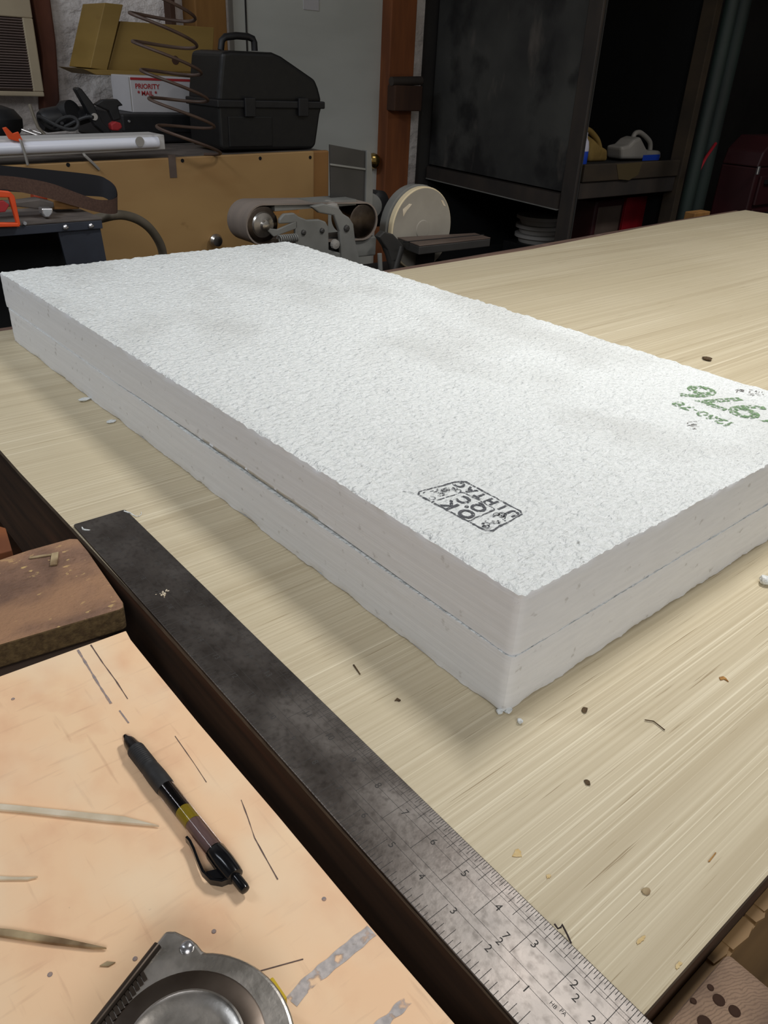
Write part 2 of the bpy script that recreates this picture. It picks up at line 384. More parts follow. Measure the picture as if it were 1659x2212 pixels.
# door with trim and knob
dl, dr = wy(494, 60, YW).x, wy(829, 60, YW).x
d = struct(obj('door_1', MB().box((dl, YW - 0.035, 0.01), (dr, YW, 2.05)), M['door'], bevel=0.003))
kb = wy(806, 348, YW - 0.06)
obj('door_knob', MB().lathe([(0.012, -0.07), (0.012, -0.03), (0.026, -0.022), (0.031, 0.0), (0.026, 0.018), (0.014, 0.026)], kb, (0, -1, 0), 24), M['brass'], d, smooth=True)
obj('door_stile', MB().box((dl + 0.045, YW - 0.039, 0.02), (dl + 0.05, YW - 0.03, 2.04)), M['wall_dark'], d)
pn = wy(672, 0, YW - 0.04)
obj('paper_note', MB().box((pn.x - 0.03, YW - 0.038, pn.z - 0.03), (pn.x + 0.035, YW - 0.034, pn.z + 0.15)), M['card_white'], d)
struct(obj('trim_1', MB().box((dr + 0.004, YW - 0.06, 0), (dr + 0.05, YW, 2.3)), M['stud_dark'], bevel=0.003))
sl, sr = wy(843, 100, YW - 0.09).x, wy(897, 100, YW - 0.09).x
struct(obj('trim_2', MB().box((sl, YW - 0.09, 0), (sr, YW, 2.6)), M['stud'], bevel=0.004))
pl, pr = wy(424, 60, YW - 0.09).x, wy(491, 60, YW - 0.09).x
struct(obj('trim_3', MB().box((pl, YW - 0.09, 0), (pr, YW, 2.6)), M['stud_ochre'], bevel=0.004))
ql, qr = wy(74, 80, YW - 0.09).x, wy(112, 80, YW - 0.09).x
struct(obj('trim_4', MB().prism([wy(66, -30, YW - 0.05), wy(106, -30, YW - 0.05), wy(122, 90, YW - 0.05), wy(130, 215, YW - 0.05), wy(124, 240, YW - 0.05), wy(94, 240, YW - 0.05), wy(92, 120, YW - 0.05)], (0, 0.05, 0)), M['red_wood'], bevel=0.006))
# dark back wall behind the booth side of the shop
struct(obj('wall_back_dark', MB().box((sr + 0.12, YW - 0.02, 0), (5.2, YW - 0.001, 3.0)), M['wall_dark']))

# ------------------------------------------------------------------ workbench
wb = thing('workbench', 'large workbench topped with pale streaky plywood, under the white foam slabs', 'workbench', (1.3, 0.66, 0))
top = [(-0.0486, 0.0165), (0.7, 0.0165), (1.6, 0.0185), (2.73, 0.02), (2.715, 0.7), (2.69, 1.41), (2.18, 1.382), (1.393, 1.298), (0.9, 1.276), (0.075, 1.259), (-0.057, 1.256), (-0.055, 0.75), (-0.0522, 0.61), (-0.0502, 0.46)]
mb = MB().prism([(x, y, ZT - 0.0058) for x, y in top], (0, 0, 0.0058))
po = obj('plywood_top', mb, [M['ply'], M['ply_edge']], wb)
for p in po.data.polygons:
    if abs(p.normal.z) < 0.5: p.material_index = 1
obj('side_rail', MB().box((-0.0475, 0.02, 0.74), (-0.012, 1.25, ZT - 0.006)), M['rail'], wb, bevel=0.003)
obj('near_rail', MB().box((-0.012, 0.0158, 0.80), (2.70, 0.045, ZT - 0.0062)), M['rail'], wb, bevel=0.003)
obj('apron', MB().box((0.0, 0.0085, 0.45), (2.6, 0.0155, ZT - 0.021)), M['apron'], wb)
spl = MB()
x = 0.066
while x < 0.9:
    L_ = random.uniform(.010, .034); h_ = random.uniform(.0006, .0028)
    y_ = 0.0086 + random.uniform(-.0008, .0035); spl.prism([(x, y_ + .001, ZT - .0212), (x + L_ * .6, y_ - .0006, ZT - .0212), (x + L_, y_ + .0012, ZT - .0212), (x + L_, .0156, ZT - .0212), (x, .0156, ZT - .0212)], (0, 0, .0008 + h_)); x += L_ * random.uniform(.8, 1.4)
o = obj('splintered_edge', spl, M['apron'], wb); o['kind'] = 'stuff'
fr = [(-0.06, 1.254), (0.075, 1.257), (0.9, 1.274), (1.393, 1.296), (2.18, 1.38), (2.69, 1.408), (2.69, 1.447), (2.22, 1.417), (1.457, 1.353), (0.9, 1.316), (0.086, 1.298), (-0.06, 1.294)]
obj('far_rail', MB().prism([(x, y, 0.82) for x, y in fr], (0, 0, ZT - 0.82 - 0.006)), M['rail_far'], wb, bevel=0.003)
bl = wz(1505, 462, ZT + 0.0)
obj('end_block', MB().box((bl.x - 0.01, bl.y + 0.0, 0.86), (bl.x + 0.09, bl.y + 0.04, ZT + 0.003)), M['stud_ochre'], wb, bevel=0.003)
for x in (0.03, 2.6):
    for y in (0.10, 1.2):
        obj('leg', MB().box((x - 0.04, y - 0.04, 0), (x + 0.05, y + 0.04, 0.80)), M['rail'], wb)
for (px, py, rx, ry) in ((1118, 1845, .0038, .0028), (1185, 1893, .0022, .0014), (1385, 2030, .005, .0012), (1465, 2085, .0035, .0012)):
    c = wz(px, py, ZT + 0.0002); pts = []
    for k in range(18):
        a = 2 * PI * k / 18; q = 0.75 + 0.5 * noise.noise((math.cos(a) * 2 + px, math.sin(a) * 2, 0))
        pts.append((c.x + math.cos(a) * rx * q, c.y + math.sin(a) * ry * q, c.z))
    obj('glue_spot', MB().prism(pts, (0, 0, 0.0003)), M['tan_stain'], wb)

# end-grain timber beyond the near edge
tp = thing('timber_post', 'weathered end-grain timber post with drilled holes at the near bench corner', 'post', (0.02, -0.05, 0))
obj('post', MB().box((-0.02, -0.12, 0), (0.0665, 0.0082, ZT - 0.004)), M['endgrain'], tp, bevel=0.003)
for px, py, r in ((1535, 2133, .0017), (1498, 2162, .0016), (1553, 2160, .0030), (1587, 2184, .0029), (1522, 2209, .0035)):
    c = wz(px, py, ZT - 0.0038)
    obj('drilled_hole', MB().lathe([(r, -0.0004), (r, 0.0), (r * 0.8, 0.0003), (r * .5, 0.0001)], c, (0, 0, 1), 14), M['hole'], tp)
c = wy(1652, 2060, -0.05)
b = thing('storage_bin', 'navy blue plastic bin edge low beside the end-grain post', 'bin', (0.42, -0.16, 0))
wb_ = MB(); x0, x1, y0, y1, zb, zt = 0.17, 0.5, -0.28, -0.02, 0.0, 0.55
for lo, hi in (((x0, y0, zb), (x0 + .008, y1, zt)), ((x1 - .008, y0, zb), (x1, y1, zt)), ((x0, y0, zb), (x1, y0 + .008, zt)), ((x0, y1 - .008, zb), (x1, y1, zt)), ((x0, y0, zb), (x1, y1, .01))): wb_.box(lo, hi)
obj('bin_body', wb_, M['blue_dark'], b)
rm = MB()
for lo, hi in (((x0 - .012, y0 - .012, zt - .02), (x0 + .01, y1 + .012, zt + .006)), ((x1 - .01, y0 - .012, zt - .02), (x1 + .012, y1 + .012, zt + .006)), ((x0 - .012, y0 - .012, zt - .02), (x1 + .012, y0 + .01, zt + .006)), ((x0 - .012, y1 - .01, zt - .02), (x1 + .012, y1 + .012, zt + .006))): rm.box(lo, hi)
obj('bin_rim', rm, M['blue_dark'], b)

#__FOAM__
# ------------------------------------------------------------------ foam slabs
FA = 0.0161
FO = Vector((0.0943, 0.1944, ZT))
def slab(name, label, z0, t, dx, dy, W, L, seed, lift=False):
    root = thing(name, label, 'foam slab', (FO.x + dx + W / 2, FO.y + dy + L / 2, z0))
    nx, ny, nz = 150, 290, 16
    R = 0.006
    sv = Vector((seed * 3.1, seed * 1.7, seed))
    def warp(x, y, z):
        # rounded upright corners, chewed edges
        def near(d, w_): return max(0.0, 1 - d / w_)
        ex = min(x, W - x); ey = min(y, L - y)
        cx_, cy_ = x, y
        if ex < R and ey < R:
            k = math.hypot(R - ex, R - ey)
            if k > R:
                s = R / k; ax = R - (R - ex) * s; ay = R - (R - ey) * s
                cx_ = ax if x < W / 2 else W - ax; cy_ = ay if y < L / 2 else L - ay
        p = Vector((x, y, z)) + sv
        side = ex < 1e-6 or ey < 1e-6
        n1 = noise.noise(p * 45); n2 = noise.noise(p * 160); n3 = noise.noise(p * 12)
        topd = t - z
        rough_edge = near(topd, 0.006) * (1 if lift else .3) + near(z, 0.006) * (.3 if lift else 1)
        if side:
            a = (0.0003 * n2 + 0.0005 * n3) + rough_edge * (0.0011 * n1 + 0.0010 * n2 + 0.0006)
            if ex < 1e-6: cx_ += (a if x < W / 2 else -a)
            if ey < 1e-6: cy_ += (a if y < L / 2 else -a)
        zz = z
        if z > t - 1e-6:
            calm = 0.35 if (x < 0.10 and 0.05 < y < 0.16) or (x > 0.36 and 0.03 < y < 0.18) else 1.0
            if lift: zz += (0.0015 * noise.noise(p * 120) + 0.0010 * noise.noise(p * 330)) * calm + 0.0010 * n3 * calm - (near(min(ex, ey), 0.006) * (0.0012 + 0.0014 * n1) if lift else 0)
        elif z < 1e-6:
            zz += (near(min(ex, ey), 0.006) * max(0, 0.0009 + 0.0012 * n1)) if not lift else 0
            if lift and x < 0.03:
                g = max(0, math.sin(PI * min(1, max(0, (y - 0.01) / 0.62))))
                zz += 0.0036 * g * (1 - x / 0.03)
        cs, sn = math.cos(FA), math.sin(FA)
        return Vector((FO.x + dx + cx_ * cs - cy_ * sn, FO.y + dy + cx_ * sn + cy_ * cs, z0 + zz))
    idx = {}
    mbt, mbs = MB(), MB()
    def grid(mb, P, na, nb, flip):
        b = len(mb.v)
        for i in range(na + 1):
            for j in range(nb + 1): mb.v.append(P(i, j))
        for i in range(na):
            for j in range(nb):
                q = (b + i * (nb + 1) + j, b + (i + 1) * (nb + 1) + j, b + (i + 1) * (nb + 1) + j + 1, b + i * (nb + 1) + j + 1)
                mb.f.append(q[::-1] if flip else q)
    # finer rows next to the arrises
    def ax(n, S):
        return [S * i / n for i in range(n + 1)]
    X, Y, Z_ = ax(nx, W), ax(ny, L), ax(nz, t)
    grid(mbt, lambda i, j: warp(X[i], Y[j], t), nx, ny, False)
    ns = len(mbt.f)
    grid(mbt, lambda i, j: warp(0, Y[i], Z_[j]), ny, nz, True)
    grid(mbt, lambda i, j: warp(W, Y[i], Z_[j]), ny, nz, False)
    grid(mbt, lambda i, j: warp(X[i], 0, Z_[j]), nx, nz, False)
    grid(mbt, lambda i, j: warp(X[i], L, Z_[j]), nx, nz, True)
    grid(mbt, lambda i, j: warp(X[i] if 1 else 0, Y[0] + (L) * j / 40, 0), nx, 40, True)
    o = obj('foam_block', mbt, [M['foam'], M['foam_side']], root, smooth=False)
    o.data.polygons.foreach_set('use_smooth', [True] * len(o.data.polygons))
    mi = [0] * ns + [1] * (len(mbt.f) - ns)
    o.data.polygons.foreach_set('material_index', mi)
    return root, o
s1, _ = slab('foam_slab', 'lower white foam slab resting on the plywood, beneath the stamped one', ZT + 0.0002, 0.0500, 0.0, 0.0, 0.5156, 1.0060, 1)
s2, _ = slab('foam_slab', 'upper white foam slab with dark O.K. stamp and green lettering', ZT + 0.0505, 0.0503, 0.0012, 0.0008, 0.5156, 1.0190, 5, True)
# stamps printed on the upper slab
ZS = ZT + 0.1014
RD, UD = Vector((-math.sin(FA), math.cos(FA), 0)), Vector((-math.cos(FA), -math.sin(FA), 0))
def ink_path(pts, wdt, seedv, closed=False):
    mb = MB(); n = len(pts); fine = []
    for i in range(n if closed else n - 1):
        a, b_ = Vector(pts[i]), Vector(pts[(i + 1) % n]); k = max(2, int((b_ - a).length / 0.0012))
        for j in range(k): fine.append(a.lerp(b_, j / k))
    fine.append(Vector(pts[0] if closed else pts[-1]))
    rows = []
    for i, p in enumerate(fine):
        t = (fine[min(i + 1, len(fine) - 1)] - fine[max(i - 1, 0)]).normalized(); nn = Vector((-t.y, t.x, 0))
        q = wdt * (0.55 + 0.6 * abs(noise.noise(p * 300 + Vector((seedv, 0, 0)))) * 2) * 0.5
        off = nn * 0.0006 * noise.noise(p * 200)
        rows.append([p + off - nn * q, p + off + nn * q])
    mb.strip(rows)
    return mb
A_, B_, C_, D_ = (Vector((x, y, ZS)) for x, y in ((0.1309, 0.3381), (0.1775, 0.3325), (0.1776, 0.2654), (0.1352, 0.2625)))
def sp(u, v):   # u: 0 = near end, 1 = far end; v: 0 = left side, 1 = right side
    return D_.lerp(A_, u).lerp(C_.lerp(B_, u), v)
marks = merge(ink_path([sp(.05, 0), sp(.95, 0), sp(1, .08), sp(1, .9), sp(.95, 1), sp(.08, 1), sp(0.02, .95), sp(0, .1)], .0017, 1, True),
              ink_path([sp(.27, 0), sp(.27, .66), sp(.31, .69), sp(.73, .69), sp(.76, .64), sp(.76, 0)], .0012, 2))
for s_, u, v, sz in (('O', .38, .18, .0165), ('.', .485, .24, .020), ('K', .61, .18, .0165), ('Q', .40, .50, .0155), ('C', .61, .50, .0155)):
    marks = merge(marks, text_mb(s_, sz, sp(u, v), RD, UD, .00008, .0005))
for s_, u in (('U', .09), ('I', .25), ('H', .42), ('T', .59), ('A', .75), ('C', .92)):
    marks = merge(marks, text_mb(s_, .0125, sp(u, .84), RD, UD, .00008, .0005))
for k in range(46):
    u = random.choice((random.uniform(.05, .21), random.uniform(.81, .96))); v = random.uniform(.08, .66)
    c = sp(u, v)
    if k % 4 == 0: marks = merge(marks, ink_path([c + Vector((math.cos(a) * .0026, math.sin(a) * .0022, 0)) for a in [j * .7 for j in range(9)]], .0008, k, True))
    else:
        a = random.uniform(0, PI); d_ = Vector((math.cos(a), math.sin(a), 0)) * random.uniform(.0008, .0022)
        marks = merge(marks, ink_path([c - d_, c + d_], .0012, k))
marks = merge(marks, ink_path([sp(1.0, 0.0) + Vector((-.001, 0, 0)), sp(1.09, -.13)], .0006, 9))
o = obj('stamp_print', marks, M['ink'], s2); o['label'] = 'dark stamped O.K. QC frame'
gm = MB()
for s_, x, y in (('9', .533, .2755), ('7', .534, .305), ('6', .535, .3345)):
    gm = merge(gm, text_mb(s_, .068, (x, y, ZS + .0001), RD, UD, .00008, .0012))
gm = merge(gm, text_mb('%', .045, (.533, .243, ZS + .0001), RD, UD, .00008, .001))
for s_, y in (('1', .268), ('2', .277), ('6', .287), ('0', .298), ('-', .306), ('7', .3155), ('8', .327)):
    gm = merge(gm, text_mb(s_, .021, (.4785 + (y - .268) * .10, y, ZS + .0001), RD, UD, .00008, .0005))
o = obj('green_lettering', gm, M['ink_green'], s2); o['label'] = 'green stencilled numbers'
sm = MB()
for cx_, cy_, rx in ((.4453, .2854, .005), (.5859, .2985, .005), (.579, .3100, .003)):
    for k in range(14):
        c = Vector((cx_ + random.gauss(0, rx), cy_ + random.gauss(0, rx * .9), ZS)); a = random.uniform(0, PI); d_ = Vector((math.cos(a), math.sin(a), 0)) * .002
        sm = merge(sm, ink_path([c - d_, c + d_], .0012, k))
obj('grey_smudge', sm, M['ink_grey'], s2)

#__SQUARE__
# ------------------------------------------------------------------ steel framing square
IN = 0.0254
sq = thing('framing_square', 'dark steel framing square with engraved inch scales along the bench edge', 'framing square', (-0.0254, 0.3048, ZT))
zb, zt = ZT + 0.0003, ZT + 0.0030
bx = -2 * IN; r = 0.0025
poly = [(0, 0), (0, 24 * IN - r)] + [(p.x, p.y) for p in arc((-r, 24 * IN - r, 0), r, 0, PI / 2, 4)] + [(p.x, p.y) for p in arc((bx + r, 24 * IN - r, 0), r, PI / 2, PI, 4)] + [(bx, 1.5 * IN), (-16 * IN, 1.5 * IN), (-16 * IN, 0)]
# body and tongue as two overlapping-free convex prisms in one mesh
b1 = [p for p in poly[:-2] if True]
b1 = [(0, 0), (0, 24 * IN - r)] + [(p.x, p.y) for p in arc((-r, 24 * IN - r, 0), r, 0, PI / 2, 4)] + [(p.x, p.y) for p in arc((bx + r, 24 * IN - r, 0), r, PI / 2, PI, 4)] + [(bx, 0)]
obj('blade', MB().prism([(x, y, zb) for x, y in b1], (0, 0, zt - zb)), M['steel'], sq, bevel=0.0005)
obj('tongue', MB().box((-16 * IN, 0, zb), (bx, 1.5 * IN, zt)), M['steel'], sq, bevel=0.0005)
tk = MB(); zg = zt + 0.00003
def tick(x0, x1, y, wd): tk.box((x0, y - wd / 2, zt - .0002), (x1, y + wd / 2, zg))
for i in range(0, 24 * 16 + 1):
    u = i / 16.0
    if u < .2 or u > 23.9: continue
    if i % 16 == 0: L_ = 1.12
    elif i % 8 == 0: L_ = .48
    elif i % 4 == 0: L_ = .34
    elif i % 2 == 0: L_ = .22
    else: L_ = .13
    tick(-L_ * IN, -.004 * IN, u * IN, .00032 if u < 7 else .00026)
for i in range(0, 22 * 8 + 1):
    u = 1.5 + i / 8.0
    if u > 23.8: continue
    L_ = .62 if i % 8 == 0 else (.36 if i % 4 == 0 else (.26 if i % 2 == 0 else .16))
    tick(bx + .004 * IN, bx + L_ * IN, u * IN, .00032)
for x in (.27, .36, .62, 1.12, 1.33): tk.box((-x * IN - .0001, .3 * IN, zt - .0002), (-x * IN + .0001, 23.5 * IN, zg))
o = obj('scale_marks', tk, M['groove'], sq); o['kind'] = 'stuff'
nm = MB()
for k in range(1, 24):
    nm = merge(nm, text_mb(str(k), .0068, (-.60 * IN, (k - .20) * IN, zt), (0, -1, 0), (1, 0, 0), .00004))
for k in range(1, 22):
    nm = merge(nm, text_mb(str(k), .0062, (bx + .60 * IN, (k + 1.5 - .18) * IN, zt), (0, -1, 0), (1, 0, 0), .00004))
for s_, x, y in (('7', .93, 3.28), ('2', 1.12, 3.28), ('2', .78, 1.62), ('2', .86, 1.18), ('HB', 1.22, 1.80), ('PA', 1.18, 1.60)):
    nm = merge(nm, text_mb(s_, .0062 if len(s_) == 1 else .0030, (-x * IN, y * IN, zt), (0, -1, 0), (1, 0, 0), .00004))
o = obj('scale_numbers', nm, M['groove'], sq); o['kind'] = 'stuff'

#__LEFT__
# ------------------------------------------------------------------ side bench, peach board, fibre board
sb = thing('side_bench', 'dark wooden side bench carrying the peach board and the fibreboard block', 'bench', (-0.42, 0.15, 0))
obj('bench_top', MB().box((-0.85, -0.55, 0.835), (-0.085, 0.615, 0.8775)), M['bench_dark'], sb, bevel=0.003)
obj('cleat', MB().box((-0.85, 0.6155, 0.835), (-0.112, 0.70, 0.8775)), M['bench_dark'], sb, bevel=0.002)
for x in (-0.8, -0.15):
    for y in (-0.5, 0.55): obj('leg', MB().box((x - .03, y - .03, 0), (x + .03, y + .03, 0.835)), M['bench_dark'], sb)
pk = thing('peach_board', 'scuffed peach-coloured plywood board under the pen and tape measure', 'board', (-0.42, 0.0, 0.878))
pp = [(-0.0736, 0.4392), (-0.0751, 0.4272), (-0.0753, 0.3878), (-0.0752, 0.3166), (-0.0734, 0.2215), (-0.0728, 0.1332), (-0.0712, 0.0704), (-0.0705, -0.1), (-0.07, -0.5), (-0.8, -0.5), (-0.8, 0.466), (-0.1662, 0.4428)]
obj('board', MB().prism([(x, y, 0.878) for x, y in pp], (0, 0, 0.019)), M['pink'], pk, bevel=0.0008)
ZP = 0.8971
def flat_line(pxs, wd, z, name, mt, par, tz=.0002, jit=0.0):
    pts = [wz(x, y, z) for x, y in pxs]; mb = MB()
    fine = []
    for i in range(len(pts) - 1):
        for k in range(10): fine.append(pts[i].lerp(pts[i + 1], k / 10))
    fine.append(pts[-1]); rows = []
    for i, p in enumerate(fine):
        t = (fine[min(i + 1, len(fine) - 1)] - fine[max(i - 1, 0)]).normalized(); nn = Vector((-t.y, t.x, 0))
        q = wd * .5 * (1 + jit * noise.noise(p * 150))
        rows.append([p - nn * q, p - nn * q + Vector((0, 0, tz)), p + nn * q + Vector((0, 0, tz)), p + nn * q])
    mb.strip(rows)
    return obj(name, mb, mt, par)
flat_line([(196, 1393), (222, 1432), (250, 1470), (276, 1510)], .0007, ZP, 'pencil_line', M['pencil'], pk, jit=.8)
flat_line([(168, 1404), (190, 1440), (214, 1480), (240, 1520)], .0014, ZP, 'pencil_line', M['pencil_blue'], pk, jit=.8)
flat_line([(258, 1535), (278, 1562)], .0010, ZP, 'pencil_line', M['pencil_blue'], pk)
flat_line([(521, 1728), (535, 1765), (550, 1810), (572, 1850), (600, 1900)], .0005, ZP, 'pencil_line', M['pencil'], pk, jit=.9)
flat_line([(378, 1590), (420, 1650), (446, 1690)], .0004, ZP, 'pencil_line', M['pencil'], pk, jit=.8)
flat_line([(560, 2098), (655, 2072)], .0005, ZP, 'pencil_line', M['pencil'], pk)
flat_line([(630, 2165), (660, 2128), (730, 2070), (803, 2010)], .0072, ZP, 'paint_streak', M['paint_streak'], pk, jit=.35)
flat_line([(800, 2240), (845, 2195), (882, 2160)], .0050, ZP, 'paint_streak', M['paint_streak'], pk, jit=.5)
for px, py in ((462, 2012), (292, 2071), (700, 1942), (108, 2105), (28, 1510)):
    c = wz(px, py, ZP); obj('paint_speck', MB().lathe([(.0013, 0), (.0011, .0003)], c, (0, 0, 1), 9), M['pencil_blue'], pk)
fb = obj('fibreboard_block', MB().prism([wz(168, 1163, ZT), wz(190, 1190, ZT), wz(266, 1300, ZT), wz(267, 1311, ZT), wz(258, 1316, ZT), wz(0, 1392, ZT), wz(-500, 1545, ZT), wz(-500, 1330, ZT), wz(0, 1208, ZT), wz(60, 1188, ZT), wz(150, 1163, ZT)], (0, 0, -0.0215)), [M['mdf'], M['mdf_side']], bevel=0.0015)
for p in fb.data.polygons:
    if abs(p.normal.z) < .5: p.material_index = 1
tag(fb, 'worn brown fibreboard block with chipped edges behind the peach board', 'fibreboard block')
fw = obj('wood_offcut', MB().prism([wz(-40, 1125, .9), wz(12, 1140, .9), wz(26, 1188, .9), wz(-40, 1205, .9)], (0, 0, -.0215)), M['stud'], bevel=.001)
tag(fw, 'small reddish wood offcut at left, behind the fibreboard block', 'offcut')
def chip(name, pxs, z, th, mt, label, cat, group=None):
    o = obj(name, MB().prism([wz(x, y, z) for x, y in pxs], (0, 0, th)), mt, bevel=th * .2)
    return tag(o, label, cat, group)
chip('wood_shaving', [(112, 1198), (127, 1195), (124, 1222), (108, 1224)], ZT + .0004, .0018, M['sliver_dark'], 'tan rectangular shaving lying on the fibreboard block', 'shaving')
chip('wood_shaving', [(63, 1205), (92, 1200), (112, 1198), (111, 1201), (92, 1204), (64, 1208)], ZT + .0004, .0010, M['sliver_dark'], 'thin straight shaving touching the rectangular one on the fibreboard', 'shaving')
sv_ = tag(obj('wood_sliver', MB().prism([wz(-60, 1735, ZP), wz(40, 1744, ZP), wz(270, 1768, ZP), wz(345, 1788, ZP), wz(230, 1778, ZP), wz(40, 1757, ZP), wz(-60, 1748, ZP)], (0, 0, .0022)), M['sliver'], bevel=.0005), 'long pale wood sliver pointing at the pen on the peach board', 'wood sliver', None)
tag(obj('wood_sliver', MB().prism([wz(-60, 1892, ZP), wz(30, 1897, ZP), wz(83, 1897, ZP), wz(60, 1903, ZP), wz(-60, 1904, ZP)], (0, 0, .0015)), M['sliver'], bevel=.0004), 'short pale wood sliver, middle of the three on the peach board', 'wood sliver')
tag(obj('wood_sliver', MB().prism([wz(-60, 2004, ZP), wz(30, 2013, ZP), wz(140, 2032, ZP), wz(232, 2052, ZP), wz(200, 2052, ZP), wz(110, 2042, ZP), wz(0, 2026, ZP), wz(-60, 2018, ZP)], (0, 0, .0025)), M['sliver_dark'], bevel=.0005), 'dark-streaked wood sliver nearest the tape measure', 'wood sliver')
chip('wood_flake', [(215, 2088), (232, 2078), (250, 2080), (235, 2089)], ZP, .0008, M['sliver_dark'], 'small olive flake between dark sliver and tape measure', 'flake')

# ------------------------------------------------------------------ pen
PT = wz(270, 1590, ZP + .0058); PE = wz(531, 1924, ZP + .0058)
PL = (PE - PT).length; pa = (PE - PT).normalized()
pen = thing('pen', 'black retractable pen with rubber grip lying on the peach board', 'pen', ((PT.x + PE.x) / 2, (PT.y + PE.y) / 2, ZP))
def at(f): return PT + pa * (PL * f)
obj('tip', MB().lathe([(.0018, 0), (.0028, .0015), (.0042, .008), (.0050, .0155)], PT, pa, 20), M['smoke'], pen, smooth=True)
obj('nib', MB().lathe([(.0006, .0008), (.0010, .003), (.0024, .006), (.0032, .018)], PT, pa, 16), M['black_gloss'], pen, smooth=True)
g0, g1 = .10 * PL, .385 * PL
pr_ = [(.0047, g0), (.0054, g0 + .0005)]
for k in range(11): pr_ += [(.00565, g0 + .002 + k * .0017), (.0053, g0 + .0028 + k * .0017)]
pr_ += [(.0057, g0 + .022), (.0060, g0 + .030), (.0059, g1 - .002), (.0056, g1)]
obj('grip', MB().lathe(pr_, PT, pa, 24), M['black_rubber'], pen, smooth=True)
obj('barrel', MB().lathe([(.0054, g1), (.0054, .80 * PL)], PT, pa, 28), M['smoke'], pen, smooth=True)
obj('ink_tube', MB().lathe([(.0033, g1 - .004), (.0033, .525 * PL)], PT, pa, 18), M['black_gloss'], pen, smooth=True)
obj('ink_plug', MB().lathe([(.0033, .525 * PL + .0002), (.0033, .605 * PL)], PT, pa, 18), M['yellow_gel'], pen, smooth=True)
obj('spare_tube', MB().lathe([(.0030, .606 * PL), (.0030, .80 * PL)], PT, pa, 18), mat('mauve_tube', srgb(150, 128, 124), rough=.4), pen, smooth=True)
cap_ = obj('rear_cap', MB().lathe([(.0050, .775 * PL), (.0058, .785 * PL), (.0059, .85 * PL), (.0054, .91 * PL), (.0050, .925 * PL), (.0034, .93 * PL)], PT, pa, 24), M['black_gloss'], pen, smooth=True)
obj('button', MB().lathe([(.0031, .925 * PL), (.0030, .985 * PL), (.0026, .997 * PL), (.0016, 1.0 * PL)], PT, pa, 18), M['black_gloss'], pen, smooth=True)
sd = Vector((pa.y, -pa.x, 0))
if sd.x > 0: sd = -sd     # towards the left of the board
def pc(f, s_, z): return at(f) + sd * s_ + Vector((0, 0, z))
cl = [pc(.925, .003, .0), pc(.915, .0072, -.0005), pc(.88, .0110, -.001), pc(.83, .0118, -.001), pc(.78, .0105, -.001), pc(.72, .0085, -.001), pc(.68, .0076, -.001), pc(.655, .0078, -.001)]
cmb = MB(); rows = []
for i, p in enumerate(cl):
    hw = .0022
    t = (cl[min(i + 1, len(cl) - 1)] - cl[max(i - 1, 0)]).normalized(); nn = Vector((-t.y, t.x, 0)) * .0007
    rows.append([p + nn + Vector((0, 0, hw)), p - nn + Vector((0, 0, hw)), p - nn - Vector((0, 0, hw)), p + nn - Vector((0, 0, hw)), p + nn + Vector((0, 0, hw))])
cmb.strip(rows); n_ = len(cmb.v); cmb.f += [(0, 1, 2, 3), (n_ - 5, n_ - 2, n_ - 3, n_ - 4)]
obj('clip', cmb, M['black_gloss'], pen, smooth=True)
obj('clip_web', MB().prism([pc(.925, .003, -.001), pc(.86, .0045, -.001), pc(.84, .0105, -.001), pc(.88, .0100, -.001)], (0, 0, .002)), M['black_gloss'], pen)

# ------------------------------------------------------------------ tape measure
tm = thing('tape_measure', 'chrome-cased tape measure lying flat on the peach board corner', 'tape measure', (-0.181, 0.121, ZP))
TC = Vector((-0.1813, 0.1207, ZP)); TR = 0.0452; TH = 0.030
corner = Vector((-0.1637, 0.1775, ZP)); ed = (Vector((-0.2072, 0.1583, ZP)) - corner).normalized()
nrm_ = Vector((-ed.y, ed.x, 0)); 
tp_ = TC + (corner + ed * ((TC - corner).dot(ed)) - TC).normalized() * TR
a_t = math.atan2(tp_.y - TC.y, tp_.x - TC.x)
ca = wz(404 + 15, 2057, ZP + TH); a_s = math.atan2(0.1569 - TC.y, -0.1546 - TC.x)
out = [corner, tp_ + ed * 0.0]
out += arc(TC, TR, a_t + .02, a_s + 2 * PI, 56)
out += [Vector((-0.1550, 0.1625, ZP)), Vector((-0.1562, 0.1668, ZP)), Vector((-0.1602, 0.1745, ZP))]
body = obj('case_body', MB().prism([p + Vector((0, 0, .0003)) for p in out], (0, 0, TH)), M['chrome'], tm, bevel=.002, seg=3)
zt_ = ZP + TH + .0003
rc = Vector((-0.1818, 0.1230, zt_))
obj('dark_ring', MB().lathe([(.0345, .0), (.0345, .0004), (.0335, .0008), (.0260, .0008), (.0255, .0002)], rc, (0, 0, 1), 64), M['chrome_dark'], tm, smooth=True)
obj('centre_dish', MB().lathe([(.0258, .0), (.0258, .0016), (.0248, .0020), (.0235, .0012), (.018, .0009), (.010, .0012), (.004, .0013)], rc, (0, 0, 1), 64), M['chrome'], tm, smooth=True)
for k in range(34):
    pass
sc_ = Vector((-0.1598, 0.1634, zt_))
obj('screw', MB().lathe([(.0032, .0), (.0031, .001), (.0022, .0018), (.0010, .0021)], sc_, (0, 0, 1), 18), M['silver'], tm, smooth=True)
e0 = corner + ed * .008; e1 = corner + ed * .075
inn = (TC - tp_).normalized()
obj('edge_rod', MB().tube([e0 + inn * .0022 + Vector((0, 0, TH + .0006)), e1 + inn * .0022 + Vector((0, 0, TH + .0006))], .0022, 12), M['chrome_dark'], tm, smooth=True)
rg = MB()
